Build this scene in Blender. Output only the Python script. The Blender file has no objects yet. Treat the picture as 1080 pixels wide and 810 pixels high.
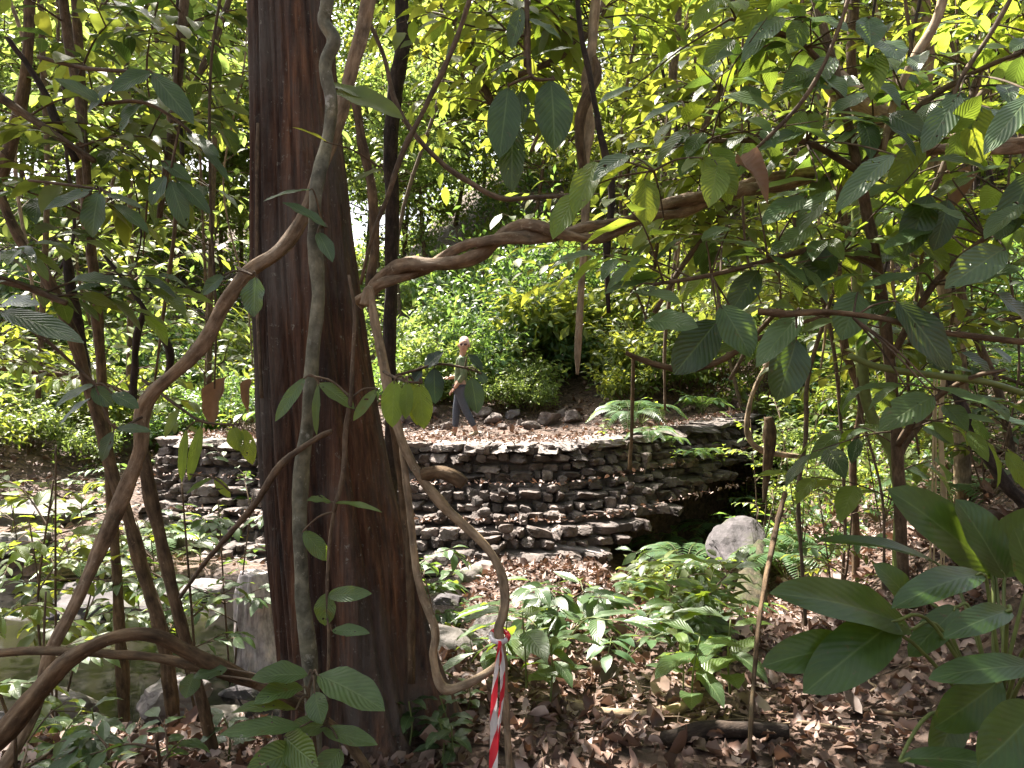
import bpy, bmesh, math, random
import numpy as np
from mathutils import Vector, Matrix

R = np.random.default_rng(11)
random.seed(5)
F = 786.0
CZ = 1.55
SC = bpy.context.scene
COL = SC.collection
PI = math.pi


def P(px, py, Y):
    return np.array([(px - 540) / F * Y, Y, CZ - (py - 405) / F * Y])


def nrm(a):
    return a / np.maximum(np.linalg.norm(a, axis=-1, keepdims=True), 1e-9)


def sm(t):
    t = np.clip(t, 0, 1)
    return t * t * (3 - 2 * t)


def _h(ix, iy, s):
    n = (ix * 374761393 + iy * 668265263 + s * 1274126177) & 0xFFFFFFFF
    n = ((n ^ (n >> 13)) * 1274126177) & 0xFFFFFFFF
    return ((n ^ (n >> 16)) & 0xFFFF) / 65535.0


def vn(x, y, s=0):
    x = np.asarray(x, float); y = np.asarray(y, float)
    ix = np.floor(x).astype(np.int64); iy = np.floor(y).astype(np.int64)
    fx = x - ix; fy = y - iy
    fx = fx * fx * (3 - 2 * fx); fy = fy * fy * (3 - 2 * fy)
    return ((_h(ix, iy, s) * (1 - fx) + _h(ix + 1, iy, s) * fx) * (1 - fy)
            + (_h(ix, iy + 1, s) * (1 - fx) + _h(ix + 1, iy + 1, s) * fx) * fy) * 2 - 1


def fbm(x, y, s=0, o=4):
    t = 0; a = 1
    for k in range(o):
        t = t + a * vn(x * 2 ** k, y * 2 ** k, s + k); a *= .5
    return t


# ------------------------------------------------------------------ mesh builder
class MB:
    def __init__(s):
        s.v = []; s.f = []; s.uv = []; s.n = 0

    def add(s, v, faces, uv=None, mat=0, smooth=True):
        v = np.asarray(v, float).reshape(-1, 3)
        if uv is None:
            uv = np.zeros((len(v), 2))
        for fa in faces:
            fa = np.asarray(fa, np.int64)
            if len(fa):
                s.f.append((fa + s.n, mat, smooth))
        s.v.append(v); s.uv.append(np.asarray(uv, float).reshape(-1, 2)); s.n += len(v)

    def mesh(s, name, mats, off=(0, 0, 0)):
        me = bpy.data.meshes.new(name)
        v = np.concatenate(s.v) - np.asarray(off, float)
        uv = np.concatenate(s.uv)
        li = np.concatenate([f[0].ravel() for f in s.f])
        lt = np.concatenate([np.full(len(f[0]), f[0].shape[1]) for f in s.f])
        mi = np.concatenate([np.full(len(f[0]), f[1]) for f in s.f])
        so = np.concatenate([np.full(len(f[0]), f[2]) for f in s.f])
        ls = np.concatenate([[0], np.cumsum(lt)[:-1]])
        me.vertices.add(len(v)); me.vertices.foreach_set('co', v.astype(np.float32).ravel())
        me.loops.add(len(li)); me.loops.foreach_set('vertex_index', li.astype(np.int32))
        me.polygons.add(len(lt))
        me.polygons.foreach_set('loop_start', ls.astype(np.int32))
        me.polygons.foreach_set('loop_total', lt.astype(np.int32))
        me.polygons.foreach_set('material_index', mi.astype(np.int32))
        me.polygons.foreach_set('use_smooth', so.astype(bool))
        l = me.uv_layers.new(name='UVMap')
        l.data.foreach_set('uv', uv[li].astype(np.float32).ravel())
        for m in (mats if isinstance(mats, (list, tuple)) else [mats]):
            me.materials.append(m)
        me.update(calc_edges=True); me.validate()
        return me


def tag(o, label=None, cat=None, group=None, kind=None):
    if label: o['label'] = label
    if cat: o['category'] = cat
    if group: o['group'] = group
    if kind: o['kind'] = kind
    return o


def empty(name, label, cat, loc, group=None):
    o = bpy.data.objects.new(name, None); COL.objects.link(o)
    o.location = [float(c) for c in loc]; o.empty_display_size = .1
    return tag(o, label, cat, group)


def wloc(o):
    l = Vector((0, 0, 0))
    while o is not None:
        l = l + Vector(o.location); o = o.parent
    return np.array(l)


def part(mb, name, mats, parent, at=None, label=None):
    """child mesh; builder holds world coordinates"""
    if not mb.v: return None
    at = wloc(parent) if at is None else np.asarray(at, float)
    o = bpy.data.objects.new(name, mb.mesh(name, mats, at)); COL.objects.link(o)
    o.parent = parent
    o.location = [float(c) for c in (at - wloc(parent))]
    if label: o['label'] = label
    return o


def single(mb, name, mats, label=None, cat=None, group=None, kind=None, at=(0, 0, 0)):
    o = bpy.data.objects.new(name, mb.mesh(name, mats, at)); COL.objects.link(o)
    o.location = [float(c) for c in at]
    return tag(o, label, cat, group, kind)


def copy_tree(o, parent=None):
    c = o.copy(); COL.objects.link(c); c.parent = parent
    for ch in [x for x in o.children]:
        copy_tree(ch, c)
    return c


# ------------------------------------------------------------------ shapes
def crom(pts, per=6):
    p = np.asarray(pts, float)
    q = np.vstack([2 * p[0] - p[1], p, 2 * p[-1] - p[-2]])
    out = []
    for i in range(1, len(q) - 2):
        t = np.linspace(0, 1, per, endpoint=False)[:, None]
        a, b, c, d = q[i - 1], q[i], q[i + 1], q[i + 2]
        out.append(.5 * (2 * b + (c - a) * t + (2 * a - 5 * b + 4 * c - d) * t ** 2 + (3 * b - a - 3 * c + d) * t ** 3))
    out.append(p[-1][None])
    return np.vstack(out)


def pxp(lst, per=6):
    """(px, py, depth, half width in px) -> smooth world path with radius"""
    w = np.array([list(P(a, b, Y)) + [r * Y / F] for a, b, Y, r in lst])
    return crom(w, per)


def frames(p):
    t = nrm(np.gradient(p, axis=0))
    n = np.zeros_like(t)
    ref = np.array([0, 1, 0]) if abs(t[0][1]) < .8 else np.array([1, 0, 0])
    x = ref - t[0] * ref.dot(t[0]); n[0] = x / np.linalg.norm(x)
    for i in range(1, len(p)):
        x = n[i - 1] - t[i] * n[i - 1].dot(t[i]); n[i] = x / max(np.linalg.norm(x), 1e-9)
    return t, n, np.cross(t, n)


def tube(mb, path, rad=None, sides=8, mat=0, rough=0.0, cap=True, seed=0, lump=0.0, ridge=0.0):
    p = np.asarray(path, float)
    if p.shape[1] == 4:
        rad = p[:, 3]; p = p[:, :3]
    rad = np.broadcast_to(np.asarray(rad, float), (len(p),))
    t, n, b = frames(p)
    a = np.linspace(0, 2 * PI, sides + 1)
    L = np.concatenate([[0], np.cumsum(np.linalg.norm(np.diff(p, axis=0), axis=1))])
    A, S = np.meshgrid(a, L)
    rr = rad[:, None] * np.ones_like(A)
    rm = max(rad.mean(), 1e-4)
    if rough:
        rr = rr * (1 + rough * fbm(np.cos(A) * 1.6 + np.sin(A) * 2.3 + 9, S / rm * .25 + 3, seed, 3))
        rr[:, -1] = rr[:, 0]
    if ridge:
        rr = rr * (1 + ridge * np.sin(3 * A + S / rm * .22 + 1.5 * vn(S / rm * .1, A * 0, seed + 2)) + ridge * .6 * np.sin(7 * A - S / rm * .13) + ridge * 1.2 * np.clip(vn(S / rm * .5, A * 0 + 3.3, seed + 5) - .35, 0, 1))
    if lump:
        rr = rr * (1 + lump * vn(S / rm * .16, A * 0 + seed * 1.7, seed))
    V = p[:, None, :] + rr[..., None] * (np.cos(A)[..., None] * n[:, None] + np.sin(A)[..., None] * b[:, None])
    uv = np.stack([A * rm, S], -1)
    N, M = len(p), sides + 1
    i, j = np.meshgrid(np.arange(N - 1), np.arange(sides), indexing='ij')
    q = np.stack([i * M + j, i * M + j + 1, (i + 1) * M + j + 1, (i + 1) * M + j], -1).reshape(-1, 4)
    fs = [q]
    if cap:
        fs += [np.arange(sides)[::-1][None], (np.arange(sides) + (N - 1) * M)[None]]
    mb.add(V, fs, uv, mat)


def leafs(mb, base, d, up, L, W=.4, nu=4, nv=2, droop=.4, fold=.2, a=.75, b=.95, pet=0., wave=0., mat=0, thick=0):
    base = np.atleast_2d(np.asarray(base, float)); N = len(base)
    if N == 0: return
    d = nrm(np.broadcast_to(np.asarray(d, float), (N, 3)))
    up = np.broadcast_to(np.asarray(up, float), (N, 3)) + R.normal(0, .01, (N, 3))
    L = np.broadcast_to(np.asarray(L, float), (N,)); W = np.broadcast_to(np.asarray(W, float), (N,))
    droop = np.broadcast_to(np.asarray(droop, float), (N,)); fold = np.broadcast_to(np.asarray(fold, float), (N,))
    n = nrm(up - d * (up * d).sum(1, keepdims=True)); s = np.cross(d, n)
    u = np.linspace(0, 1, nu + 1)
    w = u ** a * (1 - u) ** b
    w = w / w.max(); w = np.maximum(w, .02)
    th = droop[:, None] * ((u[:-1] + u[1:]) / 2)
    y = np.concatenate([np.zeros((N, 1)), np.cumsum(np.cos(th) / nu, 1)], 1)
    z = np.concatenate([np.zeros((N, 1)), np.cumsum(-np.sin(th) / nu, 1)], 1)
    uu = np.concatenate([u])
    if pet:
        y = np.concatenate([np.full((N, 1), -pet), y], 1); z = np.concatenate([np.zeros((N, 1)), z], 1)
        w = np.concatenate([[.02], w]); w[1] = .03; uu = np.concatenate([[0], u]); y = y + pet
    v = np.linspace(-1, 1, nv + 1)
    ww = w[None, :, None] * W[:, None, None] * .5
    X = ww * v[None, None, :]
    av = np.abs(v)[None, None, :]
    Z = z[:, :, None] + fold[:, None, None] * av * ww * 1.2
    if wave:
        ph = R.uniform(0, 6.28, N)[:, None, None]
        Z = Z + wave * ww * av ** 2 * np.sin(uu[None, :, None] * 14 + ph + v[None, None, :])
    Y = y[:, :, None] + 0 * X
    V = base[:, None, None] + L[:, None, None, None] * (X[..., None] * s[:, None, None] + Y[..., None] * d[:, None, None] + Z[..., None] * n[:, None, None])
    nr, nc = len(uu), nv + 1
    uv = np.stack(np.broadcast_arrays(v[None, None, :] * .5 + .5, uu[None, :, None] + 0 * X), -1)
    i, j = np.meshgrid(np.arange(nr - 1), np.arange(nv), indexing='ij')
    q = np.stack([i * nc + j, i * nc + j + 1, (i + 1) * nc + j + 1, (i + 1) * nc + j], -1).reshape(-1, 4)
    q = (q[None] + (np.arange(N) * nr * nc)[:, None, None]).reshape(-1, 4)
    mb.add(V, [q], uv, mat)


def rdir(n):
    return nrm(R.normal(size=(n, 3)))


UP = np.array([0, 0, 1.0])


def spray(wb, lb, p0, p1, n=9, L=.15, W=.4, sag=.08, r=.006, wmat=0, lmat=0, start=.2, droop=.5, hang=.35, nu=5, nv=2, splay=1.0, jit=.25, wave=.1, two=True, pet=.06, face=0.):
    """a twig from p0 to p1 carrying alternate leaves"""
    p0 = np.asarray(p0, float); p1 = np.asarray(p1, float)
    ln = np.linalg.norm(p1 - p0)
    mid = (p0 + p1) / 2 + np.array([0, 0, sag * ln]) + R.normal(0, .04 * ln, 3)
    path = crom(np.array([p0, (p0 * .5 + mid * .5) + [0, 0, sag * ln * .25], mid, (mid + p1) / 2, p1]), 3)
    tube(wb, path, np.linspace(r, r * .35, len(path)), 5, wmat, cap=False)
    t = np.linspace(start, 1, n)
    idx = t * (len(path) - 1)
    i0 = np.minimum(idx.astype(int), len(path) - 2)
    fr = (idx - i0)[:, None]
    pos = path[i0] * (1 - fr) + path[i0 + 1] * fr
    tan = nrm(path[i0 + 1] - path[i0])
    side = nrm(np.cross(tan, UP) + 1e-6)
    sg = np.where(np.arange(n) % 2 == 0, 1, -1)[:, None]
    ang = R.uniform(.5, 1.0, (n, 1)) * splay
    ang[-1] = 0
    d = tan * np.cos(ang) + side * np.sin(ang) * sg + R.normal(0, jit, (n, 3)) * .6
    d[:, 2] -= R.uniform(0, 1, n) * hang * 1.6
    up = UP + R.normal(0, jit, (n, 3)) + np.array([0, -face, 0])
    Ls = L * R.uniform(.65, 1.15, n)
    leafs(lb, pos, d, up, Ls, W * R.uniform(.85, 1.15, n), nu, nv, droop * R.uniform(.4, 1.6, n), R.uniform(.05, .35, n), pet=pet, wave=wave, mat=lmat)
    return path


def clump(lb, c, r, n, L, W=.42, nu=2, nv=2, flat=.75, mat=0, up=.7, shell=.55):
    """leaves through a lumpy ellipsoid, tilted outward and upward"""
    q = rdir(n); q[:, 2] = np.where(q[:, 2] < -.35, -q[:, 2], q[:, 2])
    rad = R.uniform(shell, 1, n) ** .6
    c = np.asarray(c, float)
    off = q * rad[:, None] * r * np.array([1, 1, flat])
    off *= (1 + .35 * vn(q[:, 0] * 2.3 + c[0] * 3, q[:, 1] * 2.3 + q[:, 2] * 2 + c[1] * 3, 4))[:, None]
    d = q * .7 + rdir(n) * .9; d[:, 2] -= .15
    u = UP * up + q * .5 + rdir(n) * .55
    leafs(lb, c + off, d, u, L * R.uniform(.6, 1.25, n), W * R.uniform(.8, 1.2, n), nu, nv, R.uniform(0, .9, n), R.uniform(.05, .4, n), mat=mat)


# ------------------------------------------------------------------ materials
def newmat(name):
    m = bpy.data.materials.new(name); m.use_nodes = True
    nt = m.node_tree; nt.nodes.clear()
    return m, nt, nt.nodes, nt.links


def nd(ns, t, **k):
    n = ns.new(t)
    for a, b in k.items():
        if a in n.inputs: n.inputs[a].default_value = b
        else: setattr(n, a, b)
    return n


def ramp(ns, cols):
    r = ns.new('ShaderNodeValToRGB')
    e = r.color_ramp.elements
    while len(e) < len(cols): e.new(.5)
    for i, (p, c) in enumerate(cols):
        e[i].position = p; e[i].color = (*c, 1)
    return r


def leafmat(name, cols, trans, tf=.4, rough=.4, spec=.5, veins=0., gold=0.):
    """cols: list of greens picked at random per leaf; trans: light coming through"""
    m, nt, ns, lk = newmat(name)
    geo = ns.new('ShaderNodeNewGeometry')
    oi = ns.new('ShaderNodeObjectInfo')
    rp = ramp(ns, [(i / max(len(cols) - 1, 1), c) for i, c in enumerate(cols)])
    lk.new(geo.outputs['Random Per Island'], rp.inputs[0])
    tc = ns.new('ShaderNodeTexCoord')
    nz = nd(ns, 'ShaderNodeTexNoise', Scale=9., Detail=3.)
    lk.new(tc.outputs['Object'], nz.inputs['Vector'])
    hv = ns.new('ShaderNodeHueSaturation')
    nz.inputs['Roughness'].default_value = .7
    mr = nd(ns, 'ShaderNodeMapRange'); mr.inputs[1].default_value = .25; mr.inputs[2].default_value = .75
    mr.inputs[3].default_value = .7; mr.inputs[4].default_value = 1.3
    lk.new(nz.outputs['Fac'], mr.inputs[0]); lk.new(mr.outputs[0], hv.inputs['Value'])
    lk.new(rp.outputs[0], hv.inputs['Color'])
    col = hv.outputs[0]
    bs = nd(ns, 'ShaderNodeBsdfPrincipled', Roughness=rough)
    bs.inputs['Specular IOR Level'].default_value = spec
    tr = ns.new('ShaderNodeBsdfTranslucent')
    tm = nd(ns, 'ShaderNodeMix', data_type='RGBA', blend_type='MULTIPLY'); tm.inputs[0].default_value = .6
    rt = ramp(ns, [(0, trans), (.55, tuple(c * .75 for c in trans)), (1, (trans[0] * 1.25, trans[1] * 1.05, trans[2] * .8))])
    # a second random for the colour of light that passes through
    wn = ns.new('ShaderNodeTexWhiteNoise'); wn.noise_dimensions = '1D'
    lk.new(geo.outputs['Random Per Island'], wn.inputs['W'])
    lk.new(wn.outputs['Value'], rt.inputs[0])
    tcol = rt.outputs[0]
    if veins:
        sp = ns.new('ShaderNodeSeparateXYZ'); lk.new(tc.outputs['UV'], sp.inputs[0])
        def mth(op, a, b=None):
            n = ns.new('ShaderNodeMath'); n.operation = op
            for i, x in enumerate((a, b)):
                if x is None: continue
                if isinstance(x, (int, float)): n.inputs[i].default_value = x
                else: lk.new(x, n.inputs[i])
            return n.outputs[0]
        dx = mth('ABSOLUTE', mth('SUBTRACT', sp.outputs[0], .5))
        ph = mth('SUBTRACT', mth('MULTIPLY', sp.outputs[1], 11.), mth('MULTIPLY', dx, 7.))
        fr = mth('ABSOLUTE', mth('SUBTRACT', mth('FRACT', ph), .5))       # 0 .. .5, vein at 0
        vein = mth('SUBTRACT', 1., mth('MINIMUM', mth('MULTIPLY', fr, 9.), 1.))
        rib = mth('SUBTRACT', 1., mth('MINIMUM', mth('MULTIPLY', dx, 26.), 1.))
        al = mth('MAXIMUM', mth('MULTIPLY', vein, .45), mth('MULTIPLY', rib, 1. / max(veins, .5)))
        mx = nd(ns, 'ShaderNodeMix', data_type='RGBA')
        lk.new(mth('MULTIPLY', al, .55 * veins), mx.inputs[0])
        lk.new(col, mx.inputs[6]); mx.inputs[7].default_value = (.20, .27, .10, 1)
        col = mx.outputs[2]
        bl = mth('ADD', mth('MULTIPLY', mth('SINE', mth('MULTIPLY', mth('ADD', ph, .25), 6.283)), .5), mth('MULTIPLY', rib, -1.2))
        bp = nd(ns, 'ShaderNodeBump', Strength=.35 * veins, Distance=.004)
        lk.new(bl, bp.inputs['Height'])
        lk.new(bp.outputs[0], bs.inputs['Normal']); lk.new(bp.outputs[0], tr.inputs['Normal'])
    if veins:
        sn = nd(ns, 'ShaderNodeTexNoise', Scale=26., Detail=3., Roughness=.6); lk.new(tc.outputs['Object'], sn.inputs['Vector'])
        sr = ramp(ns, [(.66, (0, 0, 0)), (.70, (.85, .85, .85))]); lk.new(sn.outputs['Fac'], sr.inputs[0])
        sx = nd(ns, 'ShaderNodeMix', data_type='RGBA'); lk.new(sr.outputs[0], sx.inputs[0]); lk.new(col, sx.inputs[6]); sx.inputs[7].default_value = (.10, .07, .03, 1); col = sx.outputs[2]
    lk.new(col, bs.inputs['Base Color'])
    lk.new(tcol, tm.inputs[6]); lk.new(mr.outputs[0], tm.inputs[7])
    lk.new(tm.outputs[2], tr.inputs['Color'])
    ms = ns.new('ShaderNodeMixShader'); ms.inputs[0].default_value = tf
    lk.new(bs.outputs[0], ms.inputs[1]); lk.new(tr.outputs[0], ms.inputs[2])
    fin = ms.outputs[0]
    if veins > .7:      # insect holes in some of the leaves
        hn = nd(ns, 'ShaderNodeTexNoise', Scale=48., Detail=1.); lk.new(tc.outputs['Object'], hn.inputs['Vector'])
        h1 = mth('GREATER_THAN', hn.outputs['Fac'], .715)
        h2 = mth('GREATER_THAN', wn.outputs['Value'], .55)
        tp_ = ns.new('ShaderNodeBsdfTransparent'); mh = ns.new('ShaderNodeMixShader')
        lk.new(mth('MULTIPLY', h1, h2), mh.inputs[0]); lk.new(fin, mh.inputs[1]); lk.new(tp_.outputs[0], mh.inputs[2]); fin = mh.outputs[0]
    out = ns.new('ShaderNodeOutputMaterial'); lk.new(fin, out.inputs[0])
    return m


def barkmat(name, c1, c2, c3, sc=30., stretch=.15, bump=.6, rough=.85, patch=None, pscale=3., pth=.58, dist=.01, spec=.3, coord='UV'):
    m, nt, ns, lk = newmat(name)
    tc = ns.new('ShaderNodeTexCoord')
    mp = ns.new('ShaderNodeMapping')
    mp.inputs['Scale'].default_value = (1, stretch, 1) if coord == 'UV' else (1, 1, stretch)
    lk.new(tc.outputs[coord], mp.inputs[0])
    n1 = nd(ns, 'ShaderNodeTexNoise', Scale=sc, Detail=6., Roughness=.65); lk.new(mp.outputs[0], n1.inputs['Vector'])
    r1 = ramp(ns, [(.3, c1), (.5, c2), (.72, c3)]); lk.new(n1.outputs['Fac'], r1.inputs[0])
    col = r1.outputs[0]
    n2 = nd(ns, 'ShaderNodeTexNoise', Scale=pscale, Detail=5., Roughness=.7); lk.new(tc.outputs['Object'], n2.inputs['Vector'])
    if patch:
        r2 = ramp(ns, [(pth, (0, 0, 0)), (pth + .1, (1, 1, 1))]); lk.new(n2.outputs['Fac'], r2.inputs[0])
        mx = nd(ns, 'ShaderNodeMix', data_type='RGBA'); lk.new(r2.outputs[0], mx.inputs[0])
        lk.new(col, mx.inputs[6]); mx.inputs[7].default_value = (*patch, 1); col = mx.outputs[2]
    n5 = nd(ns, 'ShaderNodeTexNoise', Scale=38., Detail=6., Roughness=.8); lk.new(tc.outputs['Object'], n5.inputs['Vector'])
    r5 = ramp(ns, [(.60, (0, 0, 0)), (.68, (.65, .65, .65))]); lk.new(n5.outputs['Fac'], r5.inputs[0])
    r6 = ramp(ns, [(.32, (.55, .55, .55)), (.5, (1, 1, 1)), (.7, (1.35, 1.3, 1.2))]); n6 = nd(ns, 'ShaderNodeTexNoise', Scale=11., Detail=4.); lk.new(tc.outputs['Object'], n6.inputs['Vector']); lk.new(n6.outputs['Fac'], r6.inputs[0])
    m6 = nd(ns, 'ShaderNodeMix', data_type='RGBA', blend_type='MULTIPLY'); m6.inputs[0].default_value = 1; lk.new(col, m6.inputs[6]); lk.new(r6.outputs[0], m6.inputs[7])
    m5 = nd(ns, 'ShaderNodeMix', data_type='RGBA'); lk.new(r5.outputs[0], m5.inputs[0]); lk.new(m6.outputs[2], m5.inputs[6]); m5.inputs[7].default_value = tuple(min(.5, x * 1.5 + .03) for x in c3) + (1,)
    col = m5.outputs[2]
    bs = nd(ns, 'ShaderNodeBsdfPrincipled', Roughness=rough); bs.inputs['Specular IOR Level'].default_value = spec
    lk.new(col, bs.inputs['Base Color'])
    n3 = nd(ns, 'ShaderNodeTexNoise', Scale=sc * 1.1, Detail=8., Roughness=.75); lk.new(tc.outputs['Object'], n3.inputs['Vector'])
    ad = ns.new('ShaderNodeMath'); ad.operation = 'ADD'; lk.new(n1.outputs['Fac'], ad.inputs[0]); lk.new(n3.outputs['Fac'], ad.inputs[1])
    bp = nd(ns, 'ShaderNodeBump', Strength=bump, Distance=dist); lk.new(ad.outputs[0], bp.inputs['Height'])
    lk.new(bp.outputs[0], bs.inputs['Normal'])
    out = ns.new('ShaderNodeOutputMaterial'); lk.new(bs.outputs[0], out.inputs[0])
    return m


def trunkmat():
    m, nt, ns, lk = newmat('big_trunk_bark')
    tc = ns.new('ShaderNodeTexCoord')
    def noise(sc, stretch, det=6., rg=.65):
        mp = ns.new('ShaderNodeMapping'); mp.inputs['Scale'].default_value = (1, 1, stretch); lk.new(tc.outputs['Object'], mp.inputs[0])
        n = nd(ns, 'ShaderNodeTexNoise', Scale=sc, Detail=det, Roughness=rg); lk.new(mp.outputs[0], n.inputs['Vector']); return n.outputs['Fac']
    def mix(f, a, b, t='MIX'):
        n = nd(ns, 'ShaderNodeMix', data_type='RGBA', blend_type=t)
        if isinstance(f, float): n.inputs[0].default_value = f
        else: lk.new(f, n.inputs[0])
        for i, x in ((6, a), (7, b)):
            if isinstance(x, tuple): n.inputs[i].default_value = (*x, 1)
            else: lk.new(x, n.inputs[i])
        return n.outputs[2]
    fine, band, patch, speck, horiz = noise(42., .05), noise(7., .035, 3.), noise(2.6, .35, 6., .7), noise(34., .8, 5., .8), noise(16., 2.2, 4.)
    r1 = ramp(ns, [(.28, (.016, .008, .005)), (.48, (.078, .038, .022)), (.62, (.15, .078, .045)), (.8, (.25, .16, .10))]); lk.new(fine, r1.inputs[0])
    r2 = ramp(ns, [(.35, (.28, .24, .22)), (.5, (.7, .64, .6)), (.65, (1.2, 1.05, .9))]); lk.new(band, r2.inputs[0])
    col = mix(1.0, r1.outputs[0], r2.outputs[0], 'MULTIPLY')
    r3 = ramp(ns, [(.46, (0, 0, 0)), (.64, (.75, .75, .75))]); lk.new(patch, r3.inputs[0])
    col = mix(r3.outputs[0], col, (.11, .095, .082))
    r4 = ramp(ns, [(.61, (0, 0, 0)), (.68, (.75, .75, .75))]); lk.new(speck, r4.inputs[0])
    col = mix(r4.outputs[0], col, (.24, .23, .19))
    bs = nd(ns, 'ShaderNodeBsdfPrincipled', Roughness=.78); bs.inputs['Specular IOR Level'].default_value = .35
    lk.new(col, bs.inputs['Base Color'])
    ad = ns.new('ShaderNodeMath'); ad.operation = 'ADD'; lk.new(fine, ad.inputs[0]); lk.new(band, ad.inputs[1])
    ae = ns.new('ShaderNodeMath'); ae.operation = 'MULTIPLY_ADD'; lk.new(horiz, ae.inputs[0]); ae.inputs[1].default_value = .35; lk.new(ad.outputs[0], ae.inputs[2])
    bp = nd(ns, 'ShaderNodeBump', Strength=1., Distance=.022); lk.new(ae.outputs[0], bp.inputs['Height']); lk.new(bp.outputs[0], bs.inputs['Normal'])
    out = ns.new('ShaderNodeOutputMaterial'); lk.new(bs.outputs[0], out.inputs[0])
    return m


def stonemat(name, cols, sc=7., bump=.7, moss=None, rough=.75, mossth=.6):
    m, nt, ns, lk = newmat(name)
    tc = ns.new('ShaderNodeTexCoord'); geo = ns.new('ShaderNodeNewGeometry')
    n1 = nd(ns, 'ShaderNodeTexNoise', Scale=sc, Detail=8., Roughness=.7); lk.new(tc.outputs['Object'], n1.inputs['Vector'])
    r1 = ramp(ns, [(.28 + .44 * i / (len(cols) - 1), c) for i, c in enumerate(cols)]); lk.new(n1.outputs['Fac'], r1.inputs[0])
    hv = ns.new('ShaderNodeHueSaturation'); lk.new(r1.outputs[0], hv.inputs['Color'])
    mr = nd(ns, 'ShaderNodeMapRange'); mr.inputs[3].default_value = .55; mr.inputs[4].default_value = 1.35
    lk.new(geo.outputs['Random Per Island'], mr.inputs[0]); lk.new(mr.outputs[0], hv.inputs['Value'])
    col = hv.outputs[0]
    if moss:
        n2 = nd(ns, 'ShaderNodeTexNoise', Scale=2.1, Detail=6., Roughness=.7); lk.new(tc.outputs['Object'], n2.inputs['Vector'])
        r2 = ramp(ns, [(mossth, (0, 0, 0)), (mossth + .12, (1, 1, 1))]); lk.new(n2.outputs['Fac'], r2.inputs[0])
        mx = nd(ns, 'ShaderNodeMix', data_type='RGBA'); lk.new(r2.outputs[0], mx.inputs[0])
        lk.new(col, mx.inputs[6]); mx.inputs[7].default_value = (*moss, 1); col = mx.outputs[2]
    bs = nd(ns, 'ShaderNodeBsdfPrincipled', Roughness=rough); lk.new(col, bs.inputs['Base Color'])
    n3 = nd(ns, 'ShaderNodeTexNoise', Scale=sc * 3, Detail=8., Roughness=.7); lk.new(tc.outputs['Object'], n3.inputs['Vector'])
    bp = nd(ns, 'ShaderNodeBump', Strength=bump, Distance=.02); lk.new(n3.outputs['Fac'], bp.inputs['Height'])
    lk.new(bp.outputs[0], bs.inputs['Normal'])
    out = ns.new('ShaderNodeOutputMaterial'); lk.new(bs.outputs[0], out.inputs[0])
    return m


def plain(name, c, rough=.6, var=.2, sc=20., spec=.4):
    m, nt, ns, lk = newmat(name)
    tc = ns.new('ShaderNodeTexCoord')
    n1 = nd(ns, 'ShaderNodeTexNoise', Scale=sc, Detail=4.); lk.new(tc.outputs['Object'], n1.inputs['Vector'])
    r1 = ramp(ns, [(.3, tuple(x * (1 - var) for x in c)), (.7, tuple(min(1, x * (1 + var)) for x in c))]); lk.new(n1.outputs['Fac'], r1.inputs[0])
    bs = nd(ns, 'ShaderNodeBsdfPrincipled', Roughness=rough); bs.inputs['Specular IOR Level'].default_value = spec
    lk.new(r1.outputs[0], bs.inputs['Base Color'])
    out = ns.new('ShaderNodeOutputMaterial'); lk.new(bs.outputs[0], out.inputs[0])
    return m


M = {}
M['leaf_big'] = leafmat('big_leaf', [(.035, .075, .026), (.05, .10, .03), (.065, .12, .045), (.045, .085, .03), (.09, .15, .03)], (.34, .47, .04), .4, .38, .55, veins=1.)
M['leaf_grey'] = leafmat('grey_green_leaf', [(.06, .115, .045), (.08, .14, .055), (.045, .09, .036), (.10, .16, .065)], (.24, .38, .05), .33, .36, .6, veins=1.)
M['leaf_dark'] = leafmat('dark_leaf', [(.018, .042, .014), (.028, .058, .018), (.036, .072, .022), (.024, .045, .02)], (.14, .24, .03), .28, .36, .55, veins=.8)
M['leaf_lime'] = leafmat('young_leaf', [(.10, .17, .03), (.12, .20, .035), (.09, .15, .03)], (.48, .62, .06), .5, .42, .45, veins=1.)
M['leaf_mid'] = leafmat('mid_leaf', [(.042, .07, .02), (.06, .10, .025), (.08, .125, .033), (.105, .14, .03), (.05, .085, .035)], (.39, .46, .06), .42, .46, .42)
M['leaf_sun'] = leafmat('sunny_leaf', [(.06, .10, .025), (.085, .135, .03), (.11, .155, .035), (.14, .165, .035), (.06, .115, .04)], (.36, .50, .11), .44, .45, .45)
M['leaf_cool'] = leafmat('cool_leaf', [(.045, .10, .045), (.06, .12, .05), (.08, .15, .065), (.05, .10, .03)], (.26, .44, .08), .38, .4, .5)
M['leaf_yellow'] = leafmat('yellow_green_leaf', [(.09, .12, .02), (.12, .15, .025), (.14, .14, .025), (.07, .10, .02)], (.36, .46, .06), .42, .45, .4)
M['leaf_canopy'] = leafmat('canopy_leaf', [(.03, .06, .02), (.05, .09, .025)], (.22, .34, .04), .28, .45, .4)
M['dead'] = leafmat('dead_leaf', [(.20, .12, .075), (.26, .165, .11), (.18, .10, .06)], (.30, .16, .08), .25, .6, .35, veins=.5)
M['litter'] = leafmat('litter_leaf', [(.05, .03, .023), (.10, .058, .044), (.19, .115, .09), (.07, .04, .03), (.31, .21, .17), (.13, .075, .055), (.09, .05, .037), (.44, .33, .28), (.16, .085, .055), (.06, .042, .032)], (.22, .12, .07), .1, .55, .4)
M['trunk'] = trunkmat()
M['liana'] = barkmat('liana_bark', (.09, .06, .036), (.22, .155, .10), (.36, .275, .19), 60., .22, .8, .85, (.10, .09, .06), 7., .6, .008)
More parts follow.
